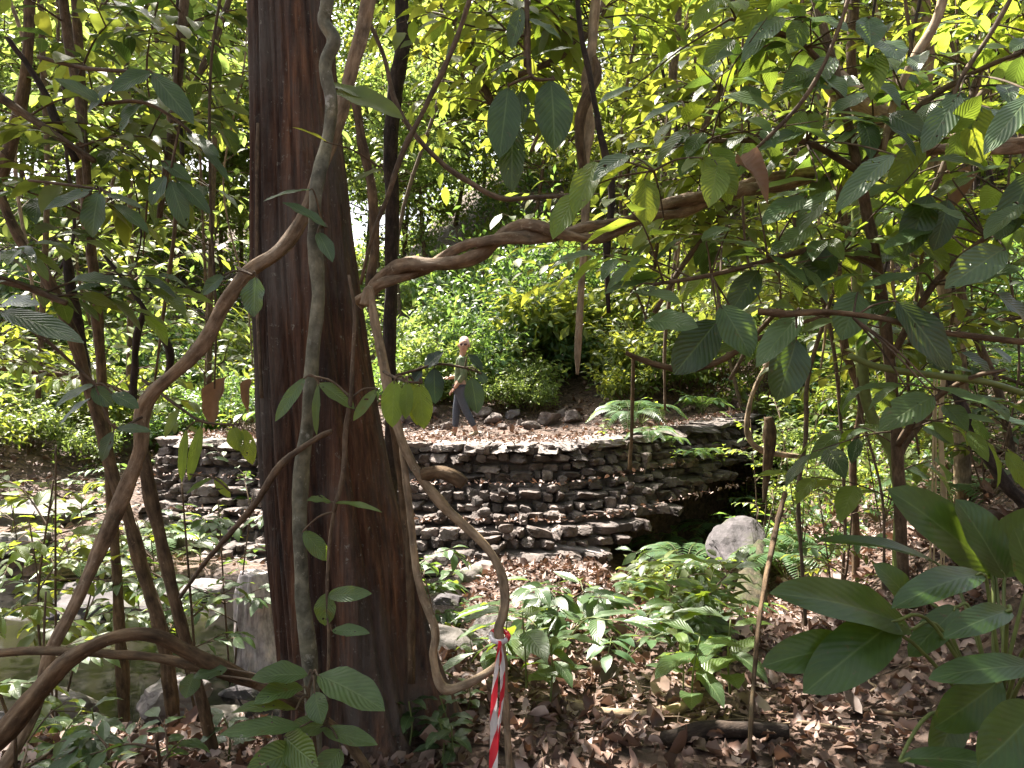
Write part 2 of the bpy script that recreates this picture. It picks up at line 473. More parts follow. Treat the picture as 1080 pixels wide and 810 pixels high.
M['stem_brown'] = barkmat('brown_stem_bark', (.04, .024, .013), (.105, .068, .038), (.19, .13, .077), 55., .2, .9, .85, (.10, .085, .05), 6., .6, .006)
M['stem_dark'] = barkmat('dark_stem_bark', (.014, .01, .008), (.035, .024, .018), (.07, .05, .038), 50., .3, .9, .85, None, dist=.008)
M['stem_grey'] = barkmat('mottled_grey_bark', (.06, .06, .04), (.125, .12, .085), (.21, .20, .15), 28., .7, .5, .8, (.34, .34, .30), 14., .6, .004)
M['stem_pale'] = barkmat('pale_stem_bark', (.13, .095, .06), (.27, .20, .13), (.42, .33, .23), 50., .2, .6, .85, None, dist=.006)
M['twig'] = barkmat('twig_bark', (.045, .03, .02), (.10, .07, .045), (.17, .125, .085), 80., .3, .4, .85, None, dist=.003)
M['twig_green'] = plain('green_stalk', (.12, .15, .04), .5, .25)
M['straw'] = plain('dry_straw', (.42, .33, .19), .7, .25)
M['stone'] = stonemat('dam_stone', [(.026, .019, .015), (.066, .05, .042), (.14, .112, .10), (.26, .222, .21)], 6., .9, (.05, .06, .022), .8, .66)
M['core'] = stonemat('dam_core_mortar', [(.03, .024, .021), (.075, .06, .053), (.14, .115, .105)], 9., 1., None)
M['cap'] = stonemat('capping_stone', [(.06, .05, .045), (.13, .11, .10), (.22, .19, .175), (.30, .26, .25)], 5., .9, (.07, .05, .03), .8, .55)
M['slab'] = stonemat('boulder_stone', [(.045, .038, .037), (.09, .078, .077), (.15, .13, .132), (.22, .195, .20)], 4., .8, (.07, .075, .035), .7, .62)
M['lilac'] = stonemat('lichened_lilac_stone', [(.018, .016, .016), (.035, .031, .033), (.06, .052, .056), (.10, .088, .095)], 5., .8, (.05, .055, .025), .85, .56)
M['moss_rock'] = stonemat('mossy_stone', [(.08, .07, .06), (.16, .14, .125), (.26, .23, .21)], 5., .9, (.06, .075, .022), .8, .5)
M['wet_rock'] = stonemat('wet_rock', [(.02, .017, .014), (.045, .038, .032), (.08, .068, .06)], 6., .9, (.035, .04, .015), .65)
M['pale_wood'] = barkmat('weathered_pale_wood', (.26, .22, .23), (.56, .50, .52), (.74, .69, .71), 34., .09, 1., .85, None, dist=.02, coord='Object')
M['tape'] = None


def soilmat():
    m, nt, ns, lk = newmat('forest_soil')
    tc = ns.new('ShaderNodeTexCoord')
    n1 = nd(ns, 'ShaderNodeTexNoise', Scale=1.6, Detail=10., Roughness=.7); lk.new(tc.outputs['Object'], n1.inputs['Vector'])
    r1 = ramp(ns, [(.3, (.045, .028, .02)), (.5, (.085, .053, .038)), (.7, (.14, .09, .066))]); lk.new(n1.outputs['Fac'], r1.inputs[0])
    v1 = nd(ns, 'ShaderNodeTexVoronoi', Scale=16.); v1.feature = 'F1'; lk.new(tc.outputs['Object'], v1.inputs['Vector'])
    hs = ns.new('ShaderNodeHueSaturation'); lk.new(r1.outputs[0], hs.inputs['Color'])
    sx = ns.new('ShaderNodeSeparateColor'); lk.new(v1.outputs['Color'], sx.inputs[0])
    mr = nd(ns, 'ShaderNodeMapRange'); mr.inputs[3].default_value = .5; mr.inputs[4].default_value = 1.7
    lk.new(sx.outputs[0], mr.inputs[0]); lk.new(mr.outputs[0], hs.inputs['Value'])
    bs = nd(ns, 'ShaderNodeBsdfPrincipled', Roughness=.85); lk.new(hs.outputs[0], bs.inputs['Base Color'])
    n3 = nd(ns, 'ShaderNodeTexNoise', Scale=14., Detail=8., Roughness=.7); lk.new(tc.outputs['Object'], n3.inputs['Vector'])
    ad = ns.new('ShaderNodeMath'); ad.operation = 'ADD'; lk.new(n3.outputs['Fac'], ad.inputs[0]); lk.new(v1.outputs['Distance'], ad.inputs[1])
    bp = nd(ns, 'ShaderNodeBump', Strength=.9, Distance=.04); lk.new(ad.outputs[0], bp.inputs['Height']); lk.new(bp.outputs[0], bs.inputs['Normal'])
    out = ns.new('ShaderNodeOutputMaterial'); lk.new(bs.outputs[0], out.inputs[0])
    return m


def watermat():
    m, nt, ns, lk = newmat('stream_water')
    tc = ns.new('ShaderNodeTexCoord')
    n1 = nd(ns, 'ShaderNodeTexNoise', Scale=1.3, Detail=4.); lk.new(tc.outputs['Object'], n1.inputs['Vector'])
    r1 = ramp(ns, [(.35, (.006, .0055, .005)), (.6, (.011, .009, .008)), (.75, (.02, .015, .012))]); lk.new(n1.outputs['Fac'], r1.inputs[0])
    bs = nd(ns, 'ShaderNodeBsdfPrincipled', Roughness=.16, IOR=1.33); bs.inputs['Specular IOR Level'].default_value = .16; lk.new(r1.outputs[0], bs.inputs['Base Color'])
    n2 = nd(ns, 'ShaderNodeTexNoise', Scale=7., Detail=3.); lk.new(tc.outputs['Object'], n2.inputs['Vector'])
    bp = nd(ns, 'ShaderNodeBump', Strength=.12, Distance=.02); lk.new(n2.outputs['Fac'], bp.inputs['Height']); lk.new(bp.outputs[0], bs.inputs['Normal'])
    out = ns.new('ShaderNodeOutputMaterial'); lk.new(bs.outputs[0], out.inputs[0])
    return m


def tapemat():
    m, nt, ns, lk = newmat('barrier_tape_plastic')
    tc = ns.new('ShaderNodeTexCoord'); sp = ns.new('ShaderNodeSeparateXYZ'); lk.new(tc.outputs['UV'], sp.inputs[0])
    def mth(op, a, b):
        n = ns.new('ShaderNodeMath'); n.operation = op
        for i, x in enumerate((a, b)):
            if isinstance(x, (int, float)): n.inputs[i].default_value = x
            else: lk.new(x, n.inputs[i])
        return n.outputs[0]
    f = mth('FRACT', mth('ADD', mth('MULTIPLY', sp.outputs[1], 5.2), mth('MULTIPLY', sp.outputs[0], .45)), 0)
    g = mth('GREATER_THAN', f, .5)
    mx = nd(ns, 'ShaderNodeMix', data_type='RGBA'); lk.new(g, mx.inputs[0])
    mx.inputs[6].default_value = (.62, .035, .055, 1); mx.inputs[7].default_value = (.72, .68, .70, 1)
    bs = nd(ns, 'ShaderNodeBsdfPrincipled', Roughness=.35); lk.new(mx.outputs[2], bs.inputs['Base Color'])
    tr = ns.new('ShaderNodeBsdfTranslucent'); lk.new(mx.outputs[2], tr.inputs[0])
    ms = ns.new('ShaderNodeMixShader'); ms.inputs[0].default_value = .35
    lk.new(bs.outputs[0], ms.inputs[1]); lk.new(tr.outputs[0], ms.inputs[2])
    out = ns.new('ShaderNodeOutputMaterial'); lk.new(ms.outputs[0], out.inputs[0])
    return m


M['soil'] = soilmat(); M['water'] = watermat(); M['tape'] = tapemat()

# ------------------------------------------------------------------ terrain
WATER_Z = -.82


def dam_front(X):
    X = np.asarray(X, float)
    return 9.0 + np.where(X > 0, .125 * X * X, .04 * X * X)


def dam_rise(X):
    return .11 * np.clip(np.asarray(X, float) - .8, 0, 3.2)


def H(X, Y):
    X = np.asarray(X, float); Y = np.asarray(Y, float)
    c = -.70 * sm((Y - 3.5) / 4.6)
    l = -.76 * sm((Y - 2.7) / 2.6)
    w = sm((-.5 - X) / .9)
    z = c * (1 - w) + l * w
    # stream channel
    m = sm((-.15 - X) / .8) * sm((Y - 4.9) / .8) * sm((9.35 - Y) / .5)
    z = z * (1 - m) + -1.12 * m
    # litter mound before the dam
    z = z + .16 * np.exp(-((X - .25) / .7) ** 2 - ((Y - 8.25) / .45) ** 2)
    # dark hollow under the dam
    hm = sm((X - 1.0) / .5) * sm((4.1 - X) / .4) * sm((Y - (8.35 + .08 * X * X)) / .5)
    z = z - .30 * hm
    # ground behind the dam
    ys = dam_front(X) + 1.64 + .75 * sm((X - .9) / .6) * sm((4.3 - X) / .4)
    inl = sm((X + 5.6) / .5)
    back = .60 + dam_rise(X) + .05 * np.clip(Y - 11, 0, 2) + .22 * np.clip(Y - 13, 0, 2.2)
    leftb = -.36 + .46 * sm((Y - 9.8) / 3.0) + .10 * np.clip(Y - 13, 0, 3)
    tL = sm((Y - 9.25) / .5); tD = sm((Y - ys) / .22)
    zz = z * (1 - tD) + back * tD
    zl = z * (1 - tL) + leftb * tL
    z = zz * inl + zl * (1 - inl)
    # right bank
    xb = 1.55 + .2 * (Y - 3); xb = np.clip(xb, 1.2, 4.2)
    t = np.clip(X - xb, 0, 9)
    z = z + .80 * t * t / (t + .5)
    # left bank further out
    t = np.clip(-6.5 - X, 0, 12)
    z = z + .35 * t * t / (t + .8)
    # the hill
    s = .28 + .26 * sm((X + 9) / 12)
    t = np.clip(Y - 15, 0, 34)
    z = z + s * t * t / (t + 2.0)
    z = z + .035 * fbm(X * 1.7, Y * 1.7, 3, 4) + .10 * vn(X * .5, Y * .5, 8) * sm((Y - 12) / 4)
    return z


def gz(x, y):
    return float(H(x, y))


def ghit(px, py, y0=1.8, y1=45):
    Y = np.arange(y0, y1, .02)
    zr = CZ - (py - 405) / F * Y
    zt = H((px - 540) / F * Y, Y)
    k = np.argmax(zr < zt)
    Y = Y[k]
    return np.array([(px - 540) / F * Y, Y, float(H((px - 540) / F * Y, Y))])


def axis(core, lo, hi, step, grow=1.14):
    a = list(np.arange(core[0], core[1] + 1e-6, step))
    s = step
    while a[-1] < hi:
        s *= grow; a.append(a[-1] + s)
    s = step
    while a[0] > lo:
        s *= grow; a.insert(0, a[0] - s)
    return np.array(a)


xs = axis((-7, 7.5), -70, 70, .07); ys_ = axis((1.5, 14.5), -40, 90, .07)
gx, gy = np.meshgrid(xs, ys_)
g = MB()
nX, nY = len(xs), len(ys_)
i, j = np.meshgrid(np.arange(nY - 1), np.arange(nX - 1), indexing='ij')
q = np.stack([i * nX + j, i * nX + j + 1, (i + 1) * nX + j + 1, (i + 1) * nX + j], -1).reshape(-1, 4)
gzz = H(gx, gy)
g.add(np.stack([gx, gy, gzz], -1), [q], np.stack([gx, gy], -1))
single(g, 'ground', M['soil'], kind='structure')
w = MB()
w.add([(-30, 4.6, WATER_Z), (.6, 4.6, WATER_Z), (.6, 9.6, WATER_Z), (-30, 9.6, WATER_Z)], [[[0, 1, 2, 3]]])
single(w, 'water', M['water'], kind='structure')

# ------------------------------------------------------------------ leaf litter (nobody could count it)
UP = np.array([0, 0, 1.0])


def scatter_litter():
    mb = MB()
    def put(n, x0, x1, y0, y1, L, keep=None, lift=.012, nu=3):
        X = R.uniform(x0, x1, n); Y = R.uniform(y0, y1, n)
        dens = vn(X * 1.1, Y * 1.1, 21) * .5 + .5
        k = R.uniform(0, 1, n) < dens * .9 + .35
        Z = H(X, Y); k &= Z > WATER_Z + .02
        if keep is not None: k &= keep(X, Y)
        X, Y, Z = X[k], Y[k], Z[k]; n = len(X); mt = np.where(vn(X * 2.2, Y * 2.2, 33) > R.normal(0, .5, n), 1, 0)
        e = .05
        nx = -(H(X + e, Y) - H(X - e, Y)) / (2 * e); ny = -(H(X, Y + e) - H(X, Y - e)) / (2 * e)
        up = np.stack([nx, ny, np.ones(n)], -1) + R.normal(0, .42, (n, 3))
        d = R.normal(size=(n, 3)); d[:, 2] *= .15
        Ls = L * R.uniform(.3, 1.0, n) ** 1.0 * np.where(R.uniform(0, 1, n) < .12, 1.9, 1.15)
        leafs(mb, np.stack([X, Y, Z + lift + R.uniform(0, .035, n)], -1), d, up, Ls, R.uniform(.24, .6, n), nu, 2, R.normal(0, 1.1, n), R.normal(.3, .6, n), wave=.45)
    put(9500, -2.6, 3.6, 2.0, 5.0, .095, nu=5)
    put(9000, -3.2, 4.5, 5.0, 9.4, .10)
    put(7000, 1.6, 7.5, 4.0, 12.0, .11)
    put(2600, -10, -2, 2.6, 5.6, .12)
    put(2600, -12, -3, 9.4, 14, .12)
    put(4200, -6, 5, 11.6, 16, .11)
    put(1400, -.6, 1.4, 7.6, 8.9, .10)
    for n, off, zz_ in ((1500, (1.6, 2.4), .075), (300, (1.1, 1.45), -.48), (300, (.6, .9), -.9)):
        X = R.uniform(-5.4, 3.9, n); Y = dam_front(X) + R.uniform(*off, n)
        Z = -.96 + 13 * .1245 + dam_rise(X) + zz_ + R.uniform(0, .02, n)
        d = R.normal(size=(n, 3)); d[:, 2] *= .15
        leafs(mb, np.stack([X, Y, Z], -1), d, UP + R.normal(0, .35, (n, 3)), R.uniform(.04, .11, n), R.uniform(.25, .5, n), 3, 2, R.normal(0, .9, n), R.normal(.3, .5, n), wave=.4)
    for k in range(900):
        x, y = (R.uniform(-2.4, 3.2), R.uniform(2.3, 5.5)) if k < 520 else (R.uniform(-1.5, 6), R.uniform(5, 11))
        z = gz(x, y)
        if z < WATER_Z + .02: continue
        a_ = R.uniform(0, 6.28); ln = R.uniform(.04, .28); d = np.array([math.cos(a_), math.sin(a_), R.normal(0, .15)]) * ln / 2
        c = np.array([x, y, z + .035]); r_ = R.uniform(.0012, .0038)
        tube(mb, np.array([c - d, c + R.normal(0, .006, 3), c + d]), np.array([r_, r_, r_ * .6]), 4, mat=1, cap=False)
    return single(mb, 'leaf_litter', [M['litter'], M['twig']], kind='stuff')


scatter_litter()

# ------------------------------------------------------------------ rocks and the dam
def ico(sub):
    bm = bmesh.new(); bmesh.ops.create_icosphere(bm, subdivisions=sub, radius=1)
    v = np.array([x.co[:] for x in bm.verts]); f = np.array([[x.index for x in q.verts] for q in bm.faces]); bm.free()
    return nrm(v), f


ICO2, ICO3, ICO4 = ico(2), ico(3), ico(4)


def rock(mb, c, size, rot=0., tilt=(0, 0), box=True, sub=2, cuts=7, mat=0, rough=.05, smooth=False, pj=.17):
    v, f = {2: ICO2, 3: ICO3, 4: ICO4}[sub]
    if box:
        pl = [(np.eye(3)[k] * s + R.normal(0, pj, 3), R.uniform(.84, 1.0)) for k in range(3) for s in (1, -1)]
    else:
        pl = []
    pl += [(x, R.uniform(1.05, 1.4) if box else R.uniform(.7, 1.)) for x in rdir(cuts if box else cuts + 7)]
    rad = np.full(len(v), 1.75 if box else 1.15)
    for n_, d_ in pl:
        n_ = n_ / np.linalg.norm(n_)
        dt = v @ n_
        rad = np.minimum(rad, np.where(dt > 1e-3, d_ / np.maximum(dt, 1e-3), 9))
    p = v * rad[:, None]
    if rough:
        s = R.integers(0, 999)
        p = p * (1 + rough * fbm(v[:, 0] * 3 + v[:, 2] * 1.7, v[:, 1] * 3 - v[:, 2] * 2.1, s, 3))[:, None]
    p = p * (np.asarray(size) / 2)
    m = np.array(Matrix.Rotation(rot, 3, 'Z') @ Matrix.Rotation(tilt[0], 3, 'X') @ Matrix.Rotation(tilt[1], 3, 'Y'))
    mb.add(p @ m.T + np.asarray(c), [f], p[:, :2], mat, smooth)


OFF = [-.05, .21, .30, .53, .62, .87, 1.10, 1.19, 1.40, 1.48, 1.54, 1.59, 1.63]
XMAX = [.85, 1.0, 1.2, 1.45, 1.8, 2.25, 2.75, 3.3, 3.9, 4.4, 4.7, 4.8, 4.9]
NC = 13
ZB, CH = -.96, .1245
dam = empty('stone_dam', 'low curved dam of rough dark stone courses stepping up to the path', 'dam', (0, 10.4, -.8))
for k in range(NC):
    mb = MB()
    x = -5.6
    while x < XMAX[k]:
        ln = R.choice([.11, .13, .16, .18, .22, .28]) * R.uniform(.85, 1.2)
        xc = x + ln / 2
        slope = float(dam_front(xc + .05) - dam_front(xc - .05)) / .1
        ang = math.atan(slope)
        z = ZB + k * CH + dam_rise(xc) * (k / (NC - 1)) + .035 * vn(xc * .7, k * 3.1, 6) + CH / 2
        if k < 3: z -= .05 * (1 - k / 3)
        y = dam_front(xc) + OFF[k] + .07 * vn(xc * .9, k * 1.7 + 4, 9) + R.normal(0, .04)
        dp = R.uniform(.42, .62)
        hh = CH * R.uniform(.75, 1.3)
        if R.random() > .03:
            rock(mb, (xc, y + dp / 2, z + R.normal(0, .012)), (ln * 1.02, dp, hh), ang + R.normal(0, .15), (R.normal(-.02, .045), R.normal(0, .07)), cuts=3, sub=3, rough=.022, pj=.14)
        if R.random() < .12 and k < 9:   # a loose stone bedded on the ledge
            s = R.uniform(.07, .16)
            rock(mb, (xc + R.uniform(-.1, .1), y - .02 + R.uniform(.0, .12), z + CH * .5 + s * .32), (s * 1.3, s, s * .8), R.uniform(0, 3), (R.normal(0, .3), R.normal(0, .3)), cuts=8)
        x += ln * R.uniform(.98, 1.12)
    part(mb, 'stone_course', M['stone'], dam)
# mortar core behind the courses
mb = MB()
xc = np.linspace(-5.6, 4.9, 110)
rows = []
for k in range(NC):
    for kk in (0, 1):
        lim = np.clip((xc - (XMAX[k] - .12)) / .1, 0, 1)
        y = dam_front(xc) + OFF[k] + .13 + lim * (2.8 - OFF[k])
        z = ZB + (k + kk * .97) * CH + dam_rise(xc) * (k / (NC - 1)) - (.02 if kk else 0) - (.25 if k == 0 and kk == 0 else 0)
        rows.append(np.stack([xc, y, z], -1))
rows.append(rows[-1] + np.array([0, 1.0, 0]))
rows = np.array(rows)
nr, nc = rows.shape[:2]
i, j = np.meshgrid(np.arange(nr - 1), np.arange(nc - 1), indexing='ij')
q = np.stack([i * nc + j, i * nc + j + 1, (i + 1) * nc + j + 1, (i + 1) * nc + j], -1).reshape(-1, 4)
mb.add(rows, [q], rows[..., [0, 2]], 0, False)
part(mb, 'core', M['core'], dam)
# worn capping along the top edge
mb = MB()
x = -5.5
while x < 4.8:
    ln = R.uniform(.22, .6)
    xc_ = x + ln / 2
    ang = math.atan(float(dam_front(xc_ + .05) - dam_front(xc_ - .05)) / .1)
    rock(mb, (xc_, dam_front(xc_) + 1.62 + .42, ZB + NC * CH + dam_rise(xc_) - .03 + R.normal(0, .008)), (ln * 1.1, R.uniform(.7, 1.0), .11), ang + R.normal(0, .15), (R.normal(0, .03), R.normal(0, .03)), sub=4, cuts=3, rough=.035)
    x += ln
part(mb, 'capping', M['cap'], dam)


def boulder(px, py, size, label, mat='slab', rot=0., tilt=(0, 0), box=False, sub=4, name='boulder', group=None, sink=.3, Y=None, rough=.06, cat='rock', cuts=7):
    g_ = ghit(px, py) if Y is None else P(px, py, Y)
    mb = MB()
    c = g_ + np.array([0, 0, size[2] * (.5 - sink)]) if Y is None else g_
    rock(mb, c, size, rot, tilt, box, sub, cuts, rough=rough)
    return single(mb, name, M[mat], label, cat, group, at=c)


boulder(776, 572, (.58, 1.2, .38), 'flat topped grey boulder beside the dark hollow under the dam', 'lilac', -.3, (.2, -.2), False, Y=8.6, cuts=1, rough=.09)
boulder(120, 642, (1.05, .8, .34), 'flat lilac grey slab rock lying in the stream behind the crossed stems', 'lilac', .3, (.05, .06), True, Y=8.0)
boulder(40, 655, (.8, .6, .3), 'darker wet rock at the stream edge near the frame edge', 'wet_rock', .8, Y=7.8)
boulder(212, 622, (.5, .4, .2), 'small whitish rock in the stream next to the leaning stem', 'slab', .2, Y=8.3)
boulder(185, 735, (.5, .4, .22), 'pale rock half buried in the leaf covered near bank', 'slab', .9, Y=5.0)
boulder(60, 755, (.45, .35, .25), 'pinkish rock under the arching branch on the near bank', 'slab', .4, Y=5.0)
boulder(45, 548, (1.2, .7, .3), 'broad mossy rock ledge on the far stream bank', 'wet_rock', .1, (.1, 0), True)
boulder(20, 580, (.8, .5, .25), 'brownish rock below the mossy ledge', 'wet_rock', -.1, (.1, 0), True)
boulder(100, 590, (.7, .5, .35), 'rounded mossy rock among leafy sprays by the stream', 'moss_rock', .5)
boulder(130, 470, (1.0, .7, .7), 'brown earthy rock beside the far end of the dam', 'moss_rock', .2)
boulder(455, 690, (.7, .5, .2), 'low brown rock in the muddy water behind the trunk', 'wet_rock', .2)
boulder(520, 672, (.3, .25, .22), 'small dark rock behind the hooked vine', 'wet_rock', .7)
boulder(505, 612, (.55, .4, .3), 'grey rock at the foot of the dam beside the litter mound', 'moss_rock', .3)
boulder(610, 585, (.8, .35, .16), 'flat pale slab fallen at the foot of the dam', 'slab', -.15, (.1, .1), True)
boulder(700, 590, (.6, .4, .18), 'thin grey slab on the floor of the dark hollow', 'slab', .3, (.1, -.1), True)
for k in range(22):
    x = R.uniform(-5.2, -.6); y = R.choice([R.uniform(5.0, 6.4), R.uniform(7.6, 9.0)]); sz = R.uniform(.12, .42)
    mb = MB(); c = np.array([x, y, max(gz(x, y), WATER_Z - sz * .15) + sz * .08]); rock(mb, c, (sz * 1.4, sz, sz * .6), R.uniform(0, 3), (R.normal(0, .15), R.normal(0, .15)), False, 4, 5)
    single(mb, 'stream_stone', M[['lilac', 'moss_rock', 'wet_rock'][k % 3]], 'worn stone lying in the shallow stream', 'rock', 'stones scattered in the shallow stream', at=c)
# loose rubble behind the dam
rub = [(452, 440, .34), (470, 452, .2), (520, 446, .3), (540, 440, .22), (560, 452, .26), (578, 446, .34), (604, 444, .3), (640, 438, .26), (508, 440, .28), (430, 445, .4), (548, 450, .16), (590, 440, .22), (660, 440, .2), (415, 450, .3), (530, 452, .15)]
for a, b, s in rub:
    boulder(a, b, (s * 1.3, s, s * .75), 'loose grey stone on the litter covered path behind the dam edge', 'stone' if a % 3 else 'slab', R.uniform(0, 3), (R.normal(0, .2), R.normal(0, .2)), R.random() < .5, 3, 'loose_stone', 'loose stones along the top of the dam', .25)

# mossy log bedded in the slope and pale weathered stump behind the trunk
mb = MB(); pth = pxp([(803, 572, 8.3, 5), (800, 585, 8.1, 11), (797, 610, 7.6, 13), (792, 645, 7.0, 13), (788, 690, 6.4, 14)], 8)
tube(mb, pth, sides=18, rough=.45, lump=.3)
single(mb, 'log', barkmat('mossy_log_bark', (.025, .02, .012), (.05, .042, .024), (.09, .075, .05), 30., .2, .9, .9, (.035, .045, .014), 5., .46), 'mossy grey log running down the litter slope from the boulder', 'log', at=pth[0, :3])
mb = MB(); b0 = P(268, 702, 6.2)
pth = pxp([(272, 712, 6.2, 27), (270, 690, 6.2, 24), (268, 655, 6.2, 21), (268, 622, 6.2, 18), (268, 604, 6.2, 14)], 8)
tube(mb, pth, sides=40, rough=.3, seed=3, ridge=.06)
single(mb, 'tree_stump', M['pale_wood'], 'weathered pale lilac stump standing in the water behind the big trunk', 'stump', at=b0)

# ------------------------------------------------------------------ the big tree
tb = np.array([.0, 0, 0]) + P(372, 800, 3.35); tb[2] = gz(tb[0], tb[1])
big = empty('big_tree', 'massive dark brown tree trunk with fluted bark and a root buttress', 'tree', tb)
ctr = [(-.35, 378, 82), (-.1, 374, 74), (.1, 368, 68), (.4, 361, 66), (.75, 353, 66), (1.15, 341, 62), (1.55, 332, 57), (2.0, 322, 52.5), (2.6, 314, 45), (3.25, 306.5, 39.5), (4.5, 296, 35), (6.5, 282, 32), (9.0, 270, 26), (11.5, 262, 18)]
Z = np.array([c[0] for c in ctr]); zz = np.linspace(-.35, 11.5, 420) ** 1
zz = np.concatenate([np.linspace(-.35, 3.6, 320), np.linspace(3.7, 11.5, 80)])
cx = np.interp(zz, Z, [(c[1] - 540) / F * 3.35 for c in ctr]); rr = np.interp(zz, Z, [c[2] * 3.35 / F for c in ctr])
nA = 300
a = np.linspace(0, 2 * PI, nA + 1)
A, ZZ = np.meshgrid(a, zz)
rad = rr[:, None] * np.ones_like(A)
tw = ZZ * .10
f = .045 * np.sin(5 * (A + tw) + 1.2 * vn(ZZ * .5, A * 0, 3)) + .016 * np.sin(11 * (A - tw * .3) + 2 * vn(ZZ * .7, A * 0 + 4, 5))
# splits and seams running up the lit side
for a0, wd, dp in ((4.06, .07, -.17), (3.84, .12, .07), (4.2, .03, -.06), (3.6, .05, -.06), (4.5, .05, -.07), (4.3, .06, .05), (4.9, .05, -.07), (5.15, .1, .06), (5.5, .05, -.08), (3.3, .05, .05), (4.68, .03, -.05), (3.92, .02, -.05), (3.74, .02, -.05)):
    dl = (A - a0 - .10 * vn(ZZ * .9, A * 0 + a0 * 7, 2) + .03 * ZZ + PI) % (2 * PI) - PI
    f = f + dp * np.exp(-(dl / wd) ** 2)
f = f + .03 * fbm(np.cos(A) * 4 + 7, np.sin(A) * 4 + ZZ * .8, 7, 4) + .010 * fbm(A * 14 + 3, ZZ * 2.2, 12, 4)
for a0, amp, wd, zs in ((-.05, .95, .26, .62), (2.7, .35, .3, .3), (4.3, .25, .35, .25), (5.5, .45, .25, .3)):   # buttresses
    dl = (A - a0 + PI) % (2 * PI) - PI
    f = f + amp * np.exp(-(dl / wd) ** 2) * np.exp(-np.clip(ZZ + .1, 0, 9) / zs)
rad = rad * (1 + f)
V = np.stack([cx[:, None] + rad * np.cos(A), tb[1] + rad * np.sin(A), ZZ], -1)
V[:, -1] = V[:, 0]
mb = MB(); N_, M_ = len(zz), nA + 1
i, j = np.meshgrid(np.arange(N_ - 1), np.arange(nA), indexing='ij')
q = np.stack([i * M_ + j, i * M_ + j + 1, (i + 1) * M_ + j + 1, (i + 1) * M_ + j], -1).reshape(-1, 4)
mb.add(V, [q], np.stack([A * .25, ZZ], -1))
part(mb, 'trunk', M['trunk'], big)


def shade_canopy(root, spots, mat='leaf_canopy', L=.26):
    """unseen crown above the frame, its leaf clumps added to shade the foreground"""
    lb = MB(); wb = MB()
    top = wloc(root)
    for (x, y, z, r, n) in spots:
        clump(lb, (x, y, z), r, n, L, .45, 2, 2, .38, shell=.1)
    return part(lb, 'crown', M[mat], root)  # the tree's crown plus unseen clumps added to block sun and sky


def limbs(root, p0, spots, mat):
    wb = MB()
    for (x, y, z, r, n) in spots:
        p1 = np.array([x, y, z - .1]); p0_ = np.asarray(p0, float)
        tube(wb, crom(np.array([p0_, p0_ * .6 + p1 * .4 + [0, 0, -.3], p1]), 6), np.linspace(.09, .03, 13), 6, cap=False)
    return part(wb, 'limbs', M[mat], root)


sp = []
for k in range(26):
    x = R.uniform(-7.5, 3.2); y = R.uniform(2.8, 9.0); sp.append((x, y, R.uniform(8.6, 10.5) + .15 * max(0, y - 6), R.uniform(1.0, 1.7), 330))
for k in range(18):
    sp.append((R.uniform(-9, 8), R.uniform(-8, 2.6), R.uniform(5.5, 8.5), R.uniform(1.1, 1.8), 330))  # unseen clumps added above and behind the camera to block sky light
for k in range(15):
    sp.append((R.uniform(-7, 1.5), R.uniform(9, 12.4), R.uniform(9.6, 11.0), R.uniform(.9, 1.4), 300))  # more unseen clumps, added to shade the seedlings before the dam
sp = [q for q in sp if min(math.hypot(q[0] + 6, q[1] - 11.4) - 2.0, math.hypot(q[0] + 6, q[1] - 9.6) - 1.7, math.hypot(q[0] + 1.3, q[1] - 11.8) - 1.2) > 0]  # gaps shaped for light: clumps dropped so sun reaches stump and banks
shade_canopy(big, sp); limbs(big, (cx[-1], tb[1], 8.2), sp[:12], 'trunk')


def ground_end(pts):
    pts = list(pts)
    if pts[0][1] > pts[-1][1]: pts = pts[::-1]
    x, y, Y, r = pts[-1]
    zg = 405 + (CZ - gz((x - 540) / F * Y, Y) + .08) / Y * F
    if zg > y + 4:
        if zg - y > 120: pts.append((x + 2, (y + zg) / 2, Y, r))
        pts.append((x + 3, zg, Y, r * 1.1))
    return pts


def stem(name, pts, mat, label, cat='stem', per=7, sides=10, rough=.18, ext=None, group=None, lump=.15, seed=1, grow=False):
    if name in ('tree', 'sapling', 'stalk'):
        pts = ground_end(pts)
    mb = MB(); p = pxp(pts, per)
    tube(mb, p, sides=sides + 6 if sides > 7 else sides, rough=rough, seed=seed + len(label), lump=lump, ridge=.07 if sides > 7 else 0)
    return single(mb, name, M[mat], label, cat, group, at=p[0, :3]), p


